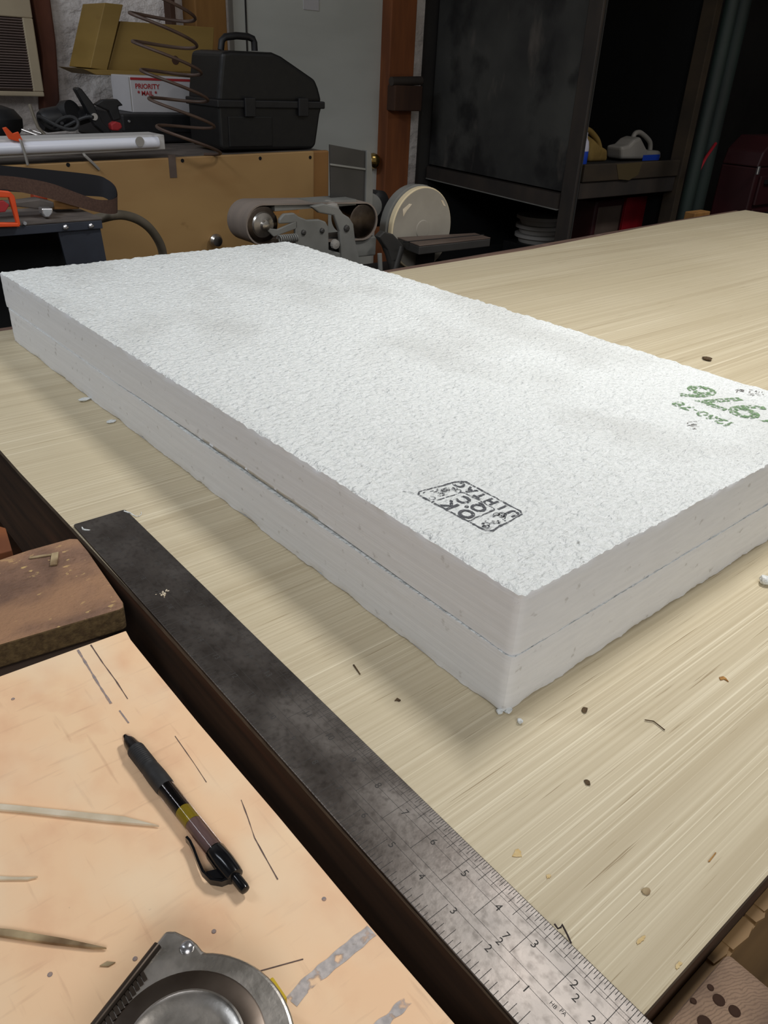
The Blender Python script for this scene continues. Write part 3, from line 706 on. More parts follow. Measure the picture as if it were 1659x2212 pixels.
for k in range(16):
    p = e0 + ed * (.014 + k * .0024) + inn * (.0060) + Vector((0, 0, TH + .0003)); rg.box((p.x - .0009, p.y - .0022, p.z - .0004), (p.x + .0009, p.y + .0022, p.z + .0010))
o = obj('grip_ridges', rg, M['chrome_dark'], tm); o['kind'] = 'stuff'
yp = TC + Vector((math.cos(.02), math.sin(.02), 0)) * (TR - .001)
obj('tape_blade', MB().box((yp.x - .002, yp.y - .004, ZP + .010), (yp.x + .0028, yp.y + .008, ZP + .026)), M['yellow'], tm, bevel=.0006)

# ------------------------------------------------------------------ debris on the plywood
def blob(name, px, py, r, mt, label, cat, group=None, fl=.5, z=ZT, s=1, stretch=1.0, rot=0.0):
    c = wz(px, py, z); mb = MB(); n = 9
    rows = []
    for i in range(6):
        th = PI * i / 5; row = []
        for k in range(n + 1):
            a = 2 * PI * (k % n) / n
            q = r * (1 + .45 * noise.noise((math.cos(a) * 1.7 + px, math.sin(a) * 1.7 + py, th)))
            x, y = math.cos(a) * math.sin(th) * q * stretch, math.sin(a) * math.sin(th) * q
            row.append(c + Vector((x * math.cos(rot) - y * math.sin(rot), x * math.sin(rot) + y * math.cos(rot), r * fl + math.cos(th) * r * fl + .0002)))
        rows.append(row)
    mb.strip(rows)
    return tag(obj(name, mb, mt, smooth=True), label, cat, group)
blob('leaf_bit', 1527, 778, .010, M['dirt'], 'dark crumpled leaf bit on plywood beyond the slabs right edge', 'debris', fl=.25, stretch=.7)
chip('wood_splinter', [(762, 1437), (765, 1436), (779, 1457), (777, 1458)], ZT + .0002, .0007, M['dirt'], 'dark straight splinter on shaded plywood left of the slabs', 'splinter')
chip('bark_curl', [(852, 1515), (858, 1509), (866, 1514), (862, 1516), (857, 1514)], ZT + .0002, .0010, M['dirt'], 'tiny dark curl in the slab shadow, left of its corner', 'debris')
blob('bark_chip', 1262, 1535, .0020, M['dirt'], 'brown bark chip on plywood right of the slab corner', 'debris', fl=.3, stretch=1.6, rot=.4)
blob('bark_chip', 1268, 1692, .0019, M['dirt'], 'olive bark chip on open plywood, midway between slab corner and end-grain post', 'debris', fl=.3, stretch=1.4, rot=1.2)
chip('amber_chip', [(1553, 1464), (1562, 1462), (1568, 1466), (1574, 1474), (1564, 1468), (1556, 1470)], ZT + .0002, .0008, M['amber'], 'amber wood chip on plywood below the slab near face', 'debris')
chip('amber_sliver', [(1529, 1862), (1545, 1842), (1547, 1843), (1533, 1862)], ZT + .0002, .0006, M['amber'], 'orange sliver lying along the grain above the end-grain post', 'splinter')
blob('oval_husk', 1395, 1927, .0022, M['sliver_dark'], 'small tan husk on plywood left of the orange sliver', 'debris', fl=.25, stretch=1.3)
tag(obj('thread', MB().tube([wz(1393, 1555, ZT + .001), wz(1412, 1558, ZT + .001), wz(1425, 1568, ZT + .001), wz(1436, 1577, ZT + .001)], .0004, 6), M['dirt']), 'thin brown thread on plywood below the slab near face', 'thread')
tag(obj('thread', MB().tube([wz(1198, 1996, ZT + .003), wz(1205, 2006, ZT + .003), wz(1212, 2003, ZT + .004), wz(1214, 1997, ZT + .004), wz(1220, 2008, ZT + .003), wz(1227, 2022, ZT + .002), wz(1234, 2038, ZT + .001)], .0005, 8), M['black_thread'], smooth=True), 'black bent thread beside the square, at its 3-inch mark', 'thread')
blob('foam_bead', 1122, 1562, .0022, M['foam'], 'single white foam bead just below the slab corner', 'foam bead', fl=.8)
blob('foam_crumb', 1650, 1262, .0060, M['foam'], 'white foam crumb at the right picture edge, near the slab shadow', 'foam crumb', fl=.7)
blob('foam_crumb', 1079, 1541, .0026, M['foam'], 'foam crumb stuck under the near slab corner, left of its twin', 'foam crumb', fl=.6)
blob('foam_crumb', 1096, 1537, .0034, M['foam'], 'larger foam crumb under the near slab corner, right of its twin', 'foam crumb', fl=.5)
blob('foam_crumb', 183, 866, .0050, M['foam'], 'foam crumb touching the slab foot at far left', 'foam crumb', fl=.4, stretch=1.5)
blob('foam_crumb', 240, 912, .0040, M['foam'], 'foam crumb lying clear in the shadow left of the slabs', 'foam crumb', fl=.3, stretch=1.6)
sw = MB(); c0_ = wz(352, 1284, ZT + .0031)
for k in range(22):
    a = random.uniform(0, 2 * PI); d_ = abs(random.gauss(0, .0032)); p = c0_ + Vector((math.cos(a) * d_, math.sin(a) * d_ * 1.3, 0)); s_ = random.uniform(.0005, .0014)
    b_ = random.uniform(0, PI); u = Vector((math.cos(b_), math.sin(b_), 0)) * s_; v = Vector((-u.y, u.x, 0)) * .5
    sw.prism([p - u, p - v * random.uniform(.5, 1), p + u * random.uniform(.6, 1.2), p + v], (0, 0, random.uniform(.0003, .0009)))
sw = obj('sawdust_clump', sw, M['sliver']); sw['kind'] = 'stuff'
tag(sw, 'pale sawdust clump on the dark square blade', 'sawdust')
tag(obj('white_fibre', MB().tube([wz(268, 1104, ZT + .0034), wz(281, 1108, ZT + .0034), wz(292, 1115, ZT + .002), wz(301, 1115, ZT + .001), wz(306, 1110, ZT + .001), wz(305, 1106, ZT + .001)], [.0007, .0007, .0005, .0004, .0003, .0003], 6), M['foam'], smooth=True), 'curled white fibre over the far right corner of the square', 'fibre')
tag(obj('white_fibre', MB().tube([wz(177, 1139, ZT + .0034), wz(180, 1144, ZT + .0034), wz(188, 1145, ZT + .0034), wz(195, 1145, ZT + .0034)], [.0006, .0009, .0008, .0003], 6), M['foam'], smooth=True), 'short white fibre on the far left corner of the square', 'fibre')
sawd = MB()
# ------------------------------------------------------------------ yellow plywood bin along the back wall
YB = 1.88
bxr = wy(713, 330, YB).x
bin_ = thing('plywood_bin', 'long yellow plywood bin carrying the black case along the back wall', 'storage bin', (0.3, 2.2, 0))
obj('front_panel', MB().prism([(-0.7, YB, 0), (bxr - .055, YB, 0), (bxr - .055, YB, 1.0815), (-0.7, YB, 1.0525)], (0, .018, 0)), M['yellow_ply'], bin_, bevel=.002)
obj('corner_shade_strip', MB().prism([(bxr - .055, YB + .004, 0), (bxr, YB + .004, 0), (bxr, YB + .004, 1.082), (bxr - .055, YB + .004, 1.0815)], (0, .018, 0)), mat('shaded_ochre_board', srgb(150, 108, 60), srgb(136, 96, 52), .6, scale=(6, 6, 4)), bin_, bevel=.004)  # bin's right end, its band of shade put in as darker ochre
obj('lid', MB().prism([(-0.7, YB + .0185, 1.03), (bxr, YB + .0225, 1.06), (bxr, YB + .0225, 1.0795), (-0.7, YB + .0185, 1.0495)], (0, .70, 0)), M['dusty_top'], bin_)
obj('end_panel', MB().box((bxr - .02, YB + .0225, 0), (bxr, 2.58, 1.058)), M['yellow_ply'], bin_)
def ztop(x): return 1.0500 + .0295 * (x + .7) / (bxr + .7) + .0003
for px, py in ((147, 356), (394, 347), (562, 342), (670, 340)):
    c = wy(px, py, YB - .0002); obj('screw_head', MB().lathe([(.0045, 0), (.0045, .0008)], c, (0, -1, 0), 12), M['booth_in'], bin_)
c = wy(458, 517, YB)
obj('chrome_knob', MB().lathe([(.008, 0), (.008, .012), (.016, .016), (.018, .024), (.013, .032), (.004, .034)], c, (0, -1, 0), 22), M['chrome'], bin_, smooth=True)
c = wy(369, 340, YB)
obj('tape_patch', MB().box((c.x - .007, YB - .0012, c.z - .046), (c.x + .012, YB - .0002, c.z + .006)), M['iron'], bin_)
for (px, py, qx, qy, rx) in ((45, 305, 60, 356, .003), (184, 337, 214, 366, .0032)):
    a, b = wy(px, py, YB - .006), wy(qx, qy, YB - .004)
    tag(obj('cable_tie', MB().tube([a + Vector((0, .01, .004)), a, a.lerp(b, .5) + Vector((0, -.003, 0)), b], rx, 6), M['jug_grey'], smooth=True),
        'pale cable tie hanging over the orange clip end of the tube lamp' if px < 100 else 'pale strip hanging over the bin front below the tube lamp', 'cable tie')

# tube lamp lying on the bin
fl = thing('tube_lamp', 'white tube lamp fitting lying along the front of the bin', 'lamp', (0.1, 1.95, 1.075))
a0, a1, a2 = wy(355, 291, 1.89), wy(355, 323, 1.89), wy(0, 342, 1.89)
b0 = wy(0, 302, 1.89); sl_ = (a0.z - b0.z) / (a0.x - b0.x); sl2 = (a1.z - a2.z) / (a1.x - a2.x)
xl = -0.55
def zl(x, top): return a0.z + sl_ * (x - a0.x) if top else max(a1.z + sl2 * (x - a1.x), ztop(x) + .001)
obj('lamp_channel', MB().prism([(xl, 1.8905, zl(xl, 0)), (a0.x, 1.8905, max(a1.z, ztop(a1.x) + .001)), (a0.x, 1.8905, a0.z), (xl, 1.8905, zl(xl, 1))], (0, .085, 0)), M['lampbody'], fl, bevel=.002)
zm = (a0.z + a1.z) / 2; zm0 = (zl(xl, 1) + zl(xl, 0)) / 2
obj('tube', MB().tube([(xl + .01, 1.888, zm0), (a0.x - .02, 1.888, zm)], .0125, 16), M['lens'], fl, smooth=True)
c = wy(302, 306, 1.875)
obj('round_sticker', MB().lathe([(.011, 0), (.011, .0008)], c, (0, -1, 0), 20), M['jug_grey'], fl)
c = wy(45, 302, 1.886)
tag(obj('orange_clip', MB().prism([wy(4, 276, 1.885), wy(12, 274, 1.885), wy(26, 288, 1.885), wy(38, 284, 1.885), wy(47, 302, 1.885), wy(40, 306, 1.885), wy(18, 300, 1.885)], (0, -.006, 0)), M['orange'], bevel=.001), 'small orange clip resting on the left part of the tube lamp', 'clip')

# black tool case on the bin
ZC = ztop(1.19) + .0006
cs = thing('tool_case', 'big black plastic tool case with sloped lid standing on the bin', 'tool case', (1.0, 2.03, ZC))
YC = 1.936
lid_px = [(471, 222), (474, 180), (480, 112), (500, 109), (590, 113), (610, 122), (682, 172), (689, 190), (693, 205), (697, 222)]
base_px = [(471, 226), (698, 226), (692, 248), (683, 319), (676, 329), (484, 332), (477, 326)]
fx = wy(472, 240, YC).x
bk = wx(407, 240, fx).y
dep = min(bk - YC, .26)
lp = [wy(x, y, YC) for x, y in lid_px]; bp_ = [wy(x, y, YC) for x, y in base_px]
zmin = min(p.z for p in bp_)
for p in bp_: p.z += (ZC + .0005 - zmin) * max(0, 1 - (p.z - zmin) / .1)
obj('lid', MB().prism(lp, (0, dep, 0)), M['case'], cs, bevel=.010, seg=3)
obj('base', MB().prism(bp_, (0, dep, 0)), M['case'], cs, bevel=.008, seg=3)
s0, s1_ = wy(470, 219, YC), wy(698, 230, YC)
obj('seam_rim', MB().box((s0.x - .004, YC - .006, s1_.z - .006), (s1_.x + .003, YC + dep + .004, s0.z + .004)), M['black'], cs, bevel=.003)
for px in (540, 655):
    c = wy(px, 232, YC - .008); la = obj('latch', MB().box((c.x - .016, c.y - .004, c.z - .022), (c.x + .016, c.y + .004, c.z + .022)), M['black'], cs, bevel=.002)
for x0_, x1_, y0_, y1_ in ((496, 588, 252, 318),):
    p0, p1 = wy(x0_, y1_, YC - .0025), wy(x1_, y0_, YC - .0025)
    obj('raised_panel', MB().box((p0.x, YC - .003, p0.z), (p1.x, YC + .003, p1.z)), M['case'], cs, bevel=.002)
hp = [wy(x, y, YC + dep * .5) for x, y in ((477, 108), (479, 88), (486, 80), (510, 77), (535, 79), (546, 84), (549, 92), (550, 110))]
obj('handle', MB().tube(hp, .0085, 12), M['black'], cs, smooth=True)

# flat black case, mailing box, clamp and clutter
yf = 2.22
k0, k1 = wy(262, 250, yf), wy(404, 243, yf)
fc = thing('flat_case', 'flat black tool case behind the spring clamp, under the mailing box', 'tool case', (k0.x + .1, yf + .15, ztop(k0.x)))
zk = (k0.z + k1.z) / 2
obj('case_shell', MB().box((k0.x, yf, ztop(k1.x) + .001), (k1.x + .02, yf + .34, zk)), M['black'], fc, bevel=.006)
obj('case_rim', MB().box((k0.x - .003, yf - .003, zk - .045), (k1.x + .02, yf + .05, zk - .040)), M['black'], fc)
c = wy(279, 262, yf - .002); obj('rivet', MB().lathe([(.004, 0), (.003, .002)], c, (0, -1, 0), 12), M['silver'], fc)
ym = 2.27
m0, m1 = wy(288, 244, ym), wy(412, 168, ym)
mb_ = thing('mailing_box', 'white cardboard mailing box with red stripe and red lettering', 'box', ((m0.x + m1.x) / 2, ym + .1, zk))
yb_ = min(wx(247, 240, m0.x).y, 2.60)
obj('carton', MB().box((m0.x, ym, zk + .0005), (m1.x, yb_, m1.z)), M['card_white'], mb_, bevel=.002)
obj('red_stripe', MB().box((m0.x + .001, ym - .0008, m1.z - .010), (m1.x - .001, ym + .001, m1.z - .004)), M['red'], mb_)
c = wy(314, 187, ym - .0006)
o = obj('red_lettering', merge(text_mb('PRIORITY', .017, (c.x + .006, ym - .0006, c.z), (1, 0, 0), (0, 0, 1), .0003, .0003), text_mb('* MAIL *', .016, (c.x + .004, ym - .0006, c.z - .017), (1, 0, 0), (0, 0, 1), .0003, .0003)), M['red'], mb_)
obj('edge_fold', MB().box((m0.x - .0012, ym + .002, zk + .004), (m0.x + .0002, ym + .006, m1.z - .004)), M['jug_grey'], mb_)
yc = 2.02
def pxp(lst, y): return [wy(a, b, y) for a, b in lst]
cp = thing('spring_clamp', 'black spring clamp with a red jaw tip on the bin', 'clamp', tuple(wy(225, 290, yc)))
obj('upper_handle', MB().prism(pxp([(163, 192), (170, 188), (178, 193), (205, 228), (214, 250), (200, 256), (190, 240)], yc), (0, .024, 0)), M['black'], cp, bevel=.003)
obj('lower_handle', MB().prism(pxp([(205, 226), (222, 215), (254, 214), (267, 228), (256, 230), (262, 258), (246, 262), (236, 240)], yc + .004), (0, .018, 0)), M['black'], cp, bevel=.003)
obj('jaw', MB().prism(pxp([(192, 248), (214, 244), (222, 262), (236, 276), (242, 288), (226, 290), (206, 272)], yc + .002), (0, .02, 0)), M['black'], cp, bevel=.003)
obj('spring_pin', MB().lathe([(.008, -.004), (.008, .030)], wy(203, 252, yc), (0, 1, 0), 16), M['silver'], cp)
obj('jaw_tip', MB().prism(pxp([(240, 268), (250, 262), (262, 266), (265, 276), (256, 283), (242, 282)], yc), (0, .022, 0)), M['red'], cp, bevel=.003)
gp = thing('grinder', 'dark hand tool with tangled black cord left of the spring clamp', 'power tool', tuple(wy(115, 290, 2.05)))
obj('tool_body', MB().lathe([(.02, 0), (.026, .01), (.028, .06), (.022, .09), (.018, .12)], wy(88, 262, 2.06), (1, .1, .12), 20), M['black'], gp, smooth=True)
obj('tool_head', MB().lathe([(.024, -.02), (.03, 0), (.026, .02)], wy(146, 246, 2.06), (.4, -.8, .3), 18), M['black'], gp, smooth=True)
cpts = [wy(100 + 34 * math.cos(a * .9) + a * 5, 266 + 14 * math.sin(a * 1.3), 2.0 + .03 * math.sin(a * .7)) for a in [i * .35 for i in range(40)]]
obj('cord', MB().tube(cpts, .0042, 8), M['black_rubber'], gp, smooth=True)
tag(obj('grey_strap', MB().tube([wy(64, 226, 2.0), wy(72, 250, 1.99), wy(82, 275, 1.985), wy(97, 292, 1.98)], .004, 8), M['hose'], smooth=True), 'thin grey strap hanging over the clutter left of the clamp', 'strap')
tag(obj('dusty_bag', MB().lathe([(.04, 0), (.055, .02), (.056, .04), (.04, .06), (.015, .068)], wy(2, 294, 2.20), (0, 0, 1), 24), M['black'], smooth=True), 'dark grey bag below the louvred heater', 'bag')
tag(obj('metal_rod', MB().tube([wy(46, 280, 1.995), wy(84, 294, 1.99)], .0022, 8), M['silver'], smooth=True), 'thin shiny rod lying behind the tube lamp at left', 'rod')
tag(obj('metal_rod', MB().tube([wy(60, 279, 2.015), wy(96, 291, 2.01)], .0018, 8), M['silver'], smooth=True), 'second thinner shiny rod behind the tube lamp, nearer the clamp', 'rod')

# heater on the wall
yh = 2.60
h0, h1 = wy(97, 209, yh), wy(68, 0, yh)
ht = thing('wall_heater', 'beige louvred wall heater at the top left', 'heater', (h0.x - .25, 2.65, h0.z))
hx0, hx1, hz0, hz1 = h0.x - .5, h0.x, h0.z, h0.z + .42
i0 = wy(73, 198, yh); ix1, iz0 = i0.x, i0.z
i1 = wy(48, 38, yh); iz1 = i1.z; ix0 = hx0 + .05
fm = MB()
for lo, hi in (((hx0, yh, hz0), (hx1, YW - .001, iz0)), ((hx0, yh, iz1), (hx1, YW - .001, hz1)), ((hx0, yh, iz0), (ix0, YW - .001, iz1)), ((ix1, yh, iz0), (hx1, YW - .001, iz1))): fm.box(lo, hi)
obj('heater_frame', fm, M['beige'], ht, bevel=.003)
obj('heater_back', MB().box((ix0, yh + .05, iz0), (ix1, yh + .055, iz1)), M['iron'], ht)
n_ = 28
for k in range(n_):
    z = iz0 + (k + .5) * (iz1 - iz0) / n_
    mtx = Matrix.Translation((0, yh + .012, z)) @ Matrix.Rotation(-.5, 4, 'X')
    obj('louver', MB().box((ix0, -.012, -.0011), (ix1, .012, .0011), mtx), M['louver'], ht)

# ochre box on the wall
ys = 2.42
wbx = thing('wall_box', 'ochre plywood box with a slanted end fixed on the back wall', 'wall box', tuple(wy(320, 165, 2.5)))
def c1(a, b): return (a / 3.456, b / 3.456)
obj('slanted_end', MB().prism(pxp([c1(782, 20), c1(920, 35), c1(800, 528), c1(672, 508)], ys - .01), (0, .16, 0)), M['shelf_ply'], wbx, bevel=.002)
obj('front_board', MB().prism(pxp([c1(900, 158), c1(1600, 205), c1(1590, 400), c1(1500, 540), c1(800, 535)], ys + .004), (0, .018, 0)), M['shelf_ply'], wbx, bevel=.002)
obj('bottom_board', MB().prism(pxp([c1(615, 512), c1(700, 518), c1(1500, 546), c1(1500, 576), c1(720, 560)], ys - .025), (0, .19, 0)), M['shelf_ply'], wbx, bevel=.002)
kn = wy(*c1(1310, 450), ys + .0035); obj('wood_knot', MB().lathe([(.012, 0), (.011, .0006)], kn, (0, -1, 0), 18), M['stud_dark'], wbx)
p0, p1 = wy(374, -20, 2.66), wy(374, 50, 2.66)
struct(obj('trim_5', MB().box((p1.x - .008, 2.655, .5), (p1.x + .008, YW, 2.6)), M['stud_dark']))

# coil of brown wire
co = []
for i in range(0, 5 * 40 + 30):
    a = i / 40 * 2 * PI
    t = i / 230
    cx_ = wy(358 + 42 * max(0, t - .35) / .65, 150, 1.87).x
    z = wy(360, -12 + 342 * t, 1.87).z
    ca_ = math.cos(a + 2.6)
    co.append((cx_ + .076 * ca_, 1.862 + .046 * math.sin(a + 2.6), z - .030 * ca_ * .5))
top_ = Vector(co[0])
co = [tuple(top_ + Vector((0.0, 0.0, 1.55))), tuple(top_ + Vector((0, 0, .2)))] + co
tag(obj('wire_coil', MB().tube(co, .0036, 8), M['coil'], smooth=True), 'brown wire hanging in wide loose coils before the black case', 'coil')

# ------------------------------------------------------------------ black tool stand at left behind the bench
yt = 1.43
q0, q1 = wy(221, 470, yt), wy(221, 494, yt)
st = thing('tool_stand', 'blue-black steel tool stand with two bolts, behind the slabs at left', 'tool stand', (q0.x - .35, yt + .2, 0))
obj('stand_top', MB().box((q0.x - .85, yt, q0.z - .004), (q0.x, yt + .15, q0.z)), M['dusty_top'], st, bevel=.001)
obj('front_skirt', MB().box((q0.x - .85, yt + .001, q1.z), (q0.x - .001, yt + .006, q0.z - .0045)), M['dark_blue'], st, bevel=.001)
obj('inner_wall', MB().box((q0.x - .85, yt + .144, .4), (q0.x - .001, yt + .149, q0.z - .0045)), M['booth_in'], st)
obj('leg', MB().prism([(q0.x - .082, yt + .008, q1.z + .012), (q0.x - .004, yt + .008, q1.z + .012), (q0.x + .06, yt + .008, 0), (q0.x + .03, yt + .008, 0)], (0, .006, 0)), M['dark_blue'], st)
obj('leg', MB().prism([(q0.x - .82, yt + .008, q1.z + .012), (q0.x - .76, yt + .008, q1.z + .012), (q0.x - .84, yt + .008, 0), (q0.x - .87, yt + .008, 0)], (0, .006, 0)), M['dark_blue'], st)
for px, py in ((141, 491), (196, 488)):
    c = wy(px, py, yt); obj('bolt', MB().lathe([(.0048, 0), (.0044, .003), (.002, .0042)], c, (0, -1, 0), 14), M['silver'], st)
c = wy(53, 482, yt - .002); obj('bolt', MB().lathe([(.004, 0), (.003, .003)], c, (0, -1, 0), 12), M['silver'], st)
zs = q0.z + .0004
# orange clamp frame
hz = thing('clamp_frame', 'bright orange clamp frame at the left edge on the tool stand', 'clamp', tuple(wy(20, 488, yt - .014)))
def flatbar(pxs, y, dy, name, mt, par):
    return obj(name, MB().prism(pxp(pxs, y), (0, dy, 0)), mt, par, bevel=.0015)
flatbar([(-40, 408), (22, 414), (32, 424), (45, 486), (38, 492), (36, 480), (20, 427), (-40, 426)], yt - .012, .010, 'c_frame', M['orange'], hz)
flatbar([(-40, 482), (40, 482), (44, 490), (-40, 492)], yt - .013, .012, 'lower_bar', M['orange'], hz)
flatbar([(-10, 436), (8, 433), (21, 443), (12, 458), (-10, 460)], yt - .011, .008, 'trigger', M['red'], hz)
gb = thing('metal_bracket', 'grey metal bracket with bright rounded end on the tool stand', 'bracket', tuple(wz(90, 466, zs)))
obj('bracket_bar', MB().prism(pxp([(-30, 440), (40, 436), (86, 430), (117, 437), (117, 449), (92, 453), (30, 446), (-30, 452)], yt + .045), (0, .03, 0)), M['dusty_top'], gb, bevel=.002)
obj('rounded_end', MB().prism(pxp([(90, 450), (115, 450), (114, 461), (107, 470), (98, 470), (92, 462)], yt + .02), (0, .02, 0)), M['silver'], gb, bevel=.002)
tag(obj('wood_offcut', MB().prism(pxp([(116, 434), (168, 432), (173, 448), (170, 452), (117, 453)], yt + .07), (0, .04, 0)), M['stud_ochre'], bevel=.002), 'short ochre wood offcut on the tool stand beside the metal bracket', 'offcut')
tag(obj('orange_clip', MB().lathe([(.008, 0), (.012, .006), (.012, .022), (.006, .028)], wy(70, 426, yt + .115), (1, .1, -.05), 16), M['orange_dull'], smooth=True), 'dull orange clip half hidden below the sanding belt, left one', 'clip')
tag(obj('orange_clip', MB().lathe([(.007, 0), (.010, .006), (.010, .026), (.005, .030)], wy(92, 427, yt + .115), (1, .1, -.05), 16), M['orange_dull'], smooth=True), 'dull orange clip half hidden below the sanding belt, right one', 'clip')
# sanding belt loop standing on edge
rows = []
yb0, yb1 = 1.60, 1.50
edge = [((-150, 352), (-150, 400), 1.545), ((-140, 344), (-140, 402), 1.585), ((-80, 348), (-80, 408), yb0), ((0, 357), (0, 412), yb0), ((110, 367), (110, 420), yb0), ((205, 378), (205, 424), yb0 - .002), ((232, 388), (228, 428), yb0 - .010), ((248, 402), (244, 440), yb0 - .028), ((253, 420), (253, 455), yb0 - .05), ((248, 428), (250, 461), yb1 + .022), ((232, 432), (234, 462), yb1 + .008), ((205, 430), (205, 457), yb1), ((165, 416), (168, 447), yb1 - .006), ((110, 396), (110, 430), yb1 - .010), ((50, 384), (50, 416), yb1 - .012), ((0, 379), (0, 408), yb1 - .014), ((-80, 374), (-80, 402), yb1 - .014), ((-140, 362), (-140, 400), 1.50), ((-150, 352), (-150, 400), 1.545)]
def cr(a, b, c, d, t): return .5 * ((2 * b) + (-a + c) * t + (2 * a - 5 * b + 4 * c - d) * t * t + (-a + 3 * b - 3 * c + d) * t ** 3)
pts_t = [wy(*e[0], e[2]) for e in edge]; pts_b = [wy(*e[1], e[2]) for e in edge]
def smoothp(P):
    r = []
    for i in range(len(P) - 1):
        a, b, c, d_ = P[max(i - 1, 0)], P[i], P[i + 1], P[min(i + 2, len(P) - 1)]
        for k in range(6): r.append(Vector(tuple(cr(a[j], b[j], c[j], d_[j], k / 6) for j in range(3))))
    r.append(P[-1]); return r
T_, B2 = smoothp(pts_t), smoothp(pts_b)
inner, outer = MB(), MB()
ri, ro = [], []
for i in range(len(T_)):
    t = (T_[min(i + 1, len(T_) - 1)] - T_[max(i - 1, 0)]); t.z = 0; t.normalize(); nn = Vector((-t.y, t.x, 0)) * .0007   # left of travel = outside
    ro.append([T_[i] + nn, B2[i] + nn]); ri.append([T_[i] - nn, B2[i] - nn])
sbt = thing('sanding_belt', 'sanding belt loop with black cloth inside and brown grit outside on the stand', 'sanding belt', tuple(wy(100, 430, 1.52)))
obj('grit_face', MB().strip(ro), M['grit'], sbt, smooth=True)
obj('cloth_face', MB().strip(ri), M['cloth_back'], sbt, smooth=True)
# grey hose arching to the right of the stand
hs = [wy(x, y, yt + .16 + d_) for x, y, d_ in ((205, 474, 0), (222, 470, .0), (245, 465, .0), (268, 465, .01), (295, 473, .02), (318, 488, .03), (335, 508, .04), (347, 530, .05), (352, 552, .06), (356, 600, .07), (362, 760, .07))]
hs = smoothp(hs)
tag(obj('grey_hose', MB().tube(hs, .0095, 12), M['hose'], smooth=True), 'grey hose arching down from the tool stand before the bin', 'hose')

# ------------------------------------------------------------------ belt and disc sander
Y0 = 1.55
sa = thing('belt_disc_sander', 'grey belt and disc sander on a stand behind the workbench', 'sander', (0.98, 1.65, 0))
dc = wy(569, 486, Y0); Rd = .0405
xr = wy(765, 440, Y0 + .04).x; W_ = .085
zr = wy(745, 430, Y0 + W_).z - Rd
path = []
path += [Vector((dc.x + (Rd + .003) * math.cos(a), 0, dc.z + (Rd + .003) * math.sin(a))) for a in [PI * 1.5 - PI * k / 16 for k in range(17)]]
path += [Vector((xr + (Rd + .003) * math.cos(a), 0, zr + (Rd + .003) * math.sin(a))) for a in [PI * .5 - PI * k / 16 for k in range(17)]]
rows = []
for i, p in enumerate(path):
    t = (path[(i + 1) % len(path)] - path[i - 1]).normalized(); nn = Vector((-t.z, 0, t.x)) * .0018
    q, s_ = p + nn, p - nn
    rows.append([Vector((q.x, Y0, q.z)), Vector((q.x, Y0 + W_, q.z)), Vector((s_.x, Y0 + W_, s_.z)), Vector((s_.x, Y0, s_.z)), Vector((q.x, Y0, q.z))])
obj('abrasive_belt', MB().strip(rows, closed=True), M['grey_belt'], sa, smooth=True)
dm = obj('idler_drum', MB().lathe([(.037, 0.002), (Rd, .004), (Rd, W_ - .004), (.037, W_ - .002)], (dc.x, Y0, dc.z), (0, 1, 0), 32), M['chrome_dark'], sa, smooth=True)
obj('hub', MB().lathe([(.030, .002), (.026, -.004), (.012, -.008), (.010, -.016), (.005, -.018)], (dc.x, Y0 + .002, dc.z), (0, 1, 0), 28), M['chrome'], dm, smooth=True)
obj('hub_strap', MB().prism([(dc.x - .005, Y0 - .012, dc.z - .004), (dc.x + .03, Y0 - .012, dc.z - .010), (dc.x + .085, Y0 - .012, dc.z + .006), (dc.x + .085, Y0 - .012, dc.z - .012), (dc.x + .02, Y0 - .012, dc.z - .026)], (0, .006, 0)), M['castgrey'], sa, bevel=.002)
spg = []
for i in range(120):
    a = i / 120 * 2 * PI * 9; spg.append((dc.x + .028 + .05 * i / 120, Y0 - .02 + .008 * math.cos(a), dc.z - .030 + .008 * math.sin(a)))
obj('tension_spring', MB().tube(spg, .0018, 6), M['castgrey'], sa, smooth=True)
obj('drive_drum', MB().lathe([(.037, 0.002), (Rd, .004), (Rd, W_ - .004), (.037, W_ - .002)], (xr, Y0, zr), (0, 1, 0), 32), M['chrome_dark'], sa, smooth=True)
obj('platen', MB().box((dc.x + .035, Y0 + .006, dc.z + Rd - .014), (xr - .02, Y0 + W_ - .006, dc.z + Rd - .001)), M['castgrey'], sa)
obj('wood_shim', MB().box((dc.x + .025, Y0 + .003, dc.z + Rd - .022), (dc.x + .10, Y0 + .03, dc.z + Rd - .0145)), M['stud_ochre'], sa)
ya = Y0 - .012
pl1 = obj('bearing_plate', MB().prism(pxp([(604, 474), (614, 462), (636, 460), (646, 468), (664, 475), (690, 474), (704, 479), (710, 490), (711, 540), (742, 548), (752, 620), (640, 620), (638, 482), (604, 484)], ya), (0, .010, 0)), M['castgrey'], sa, bevel=.003)
for px, py in ((655, 502), (695, 498)):
    c = wy(px, py, ya); obj('bolt', MB().lathe([(.0065, 0), (.006, .004), (.003, .006)], c, (0, -1, 0), 8), M['castdark'], pl1)
pl2 = obj('pivot_arm', MB().prism(pxp([(672, 446), (700, 440), (732, 448), (742, 462), (755, 470), (764, 484), (768, 520), (780, 570), (790, 640), (752, 640), (738, 560), (734, 500), (722, 466), (690, 460)], ya - .004), (0, .012, 0)), M['castgrey'], sa, bevel=.003)
c = wy(748, 493, ya - .004); obj('bolt', MB().lathe([(.0085, 0), (.008, .004), (.004, .006)], c, (0, -1, 0), 8), M['castdark'], pl2)
obj('dust_cap', MB().lathe([(.022, 0), (.022, .008), (.016, .016), (.004, .018)], wy(712, 452, Y0 + .01), (0, -.3, 1), 20), M['jug_grey'], sa, smooth=True)
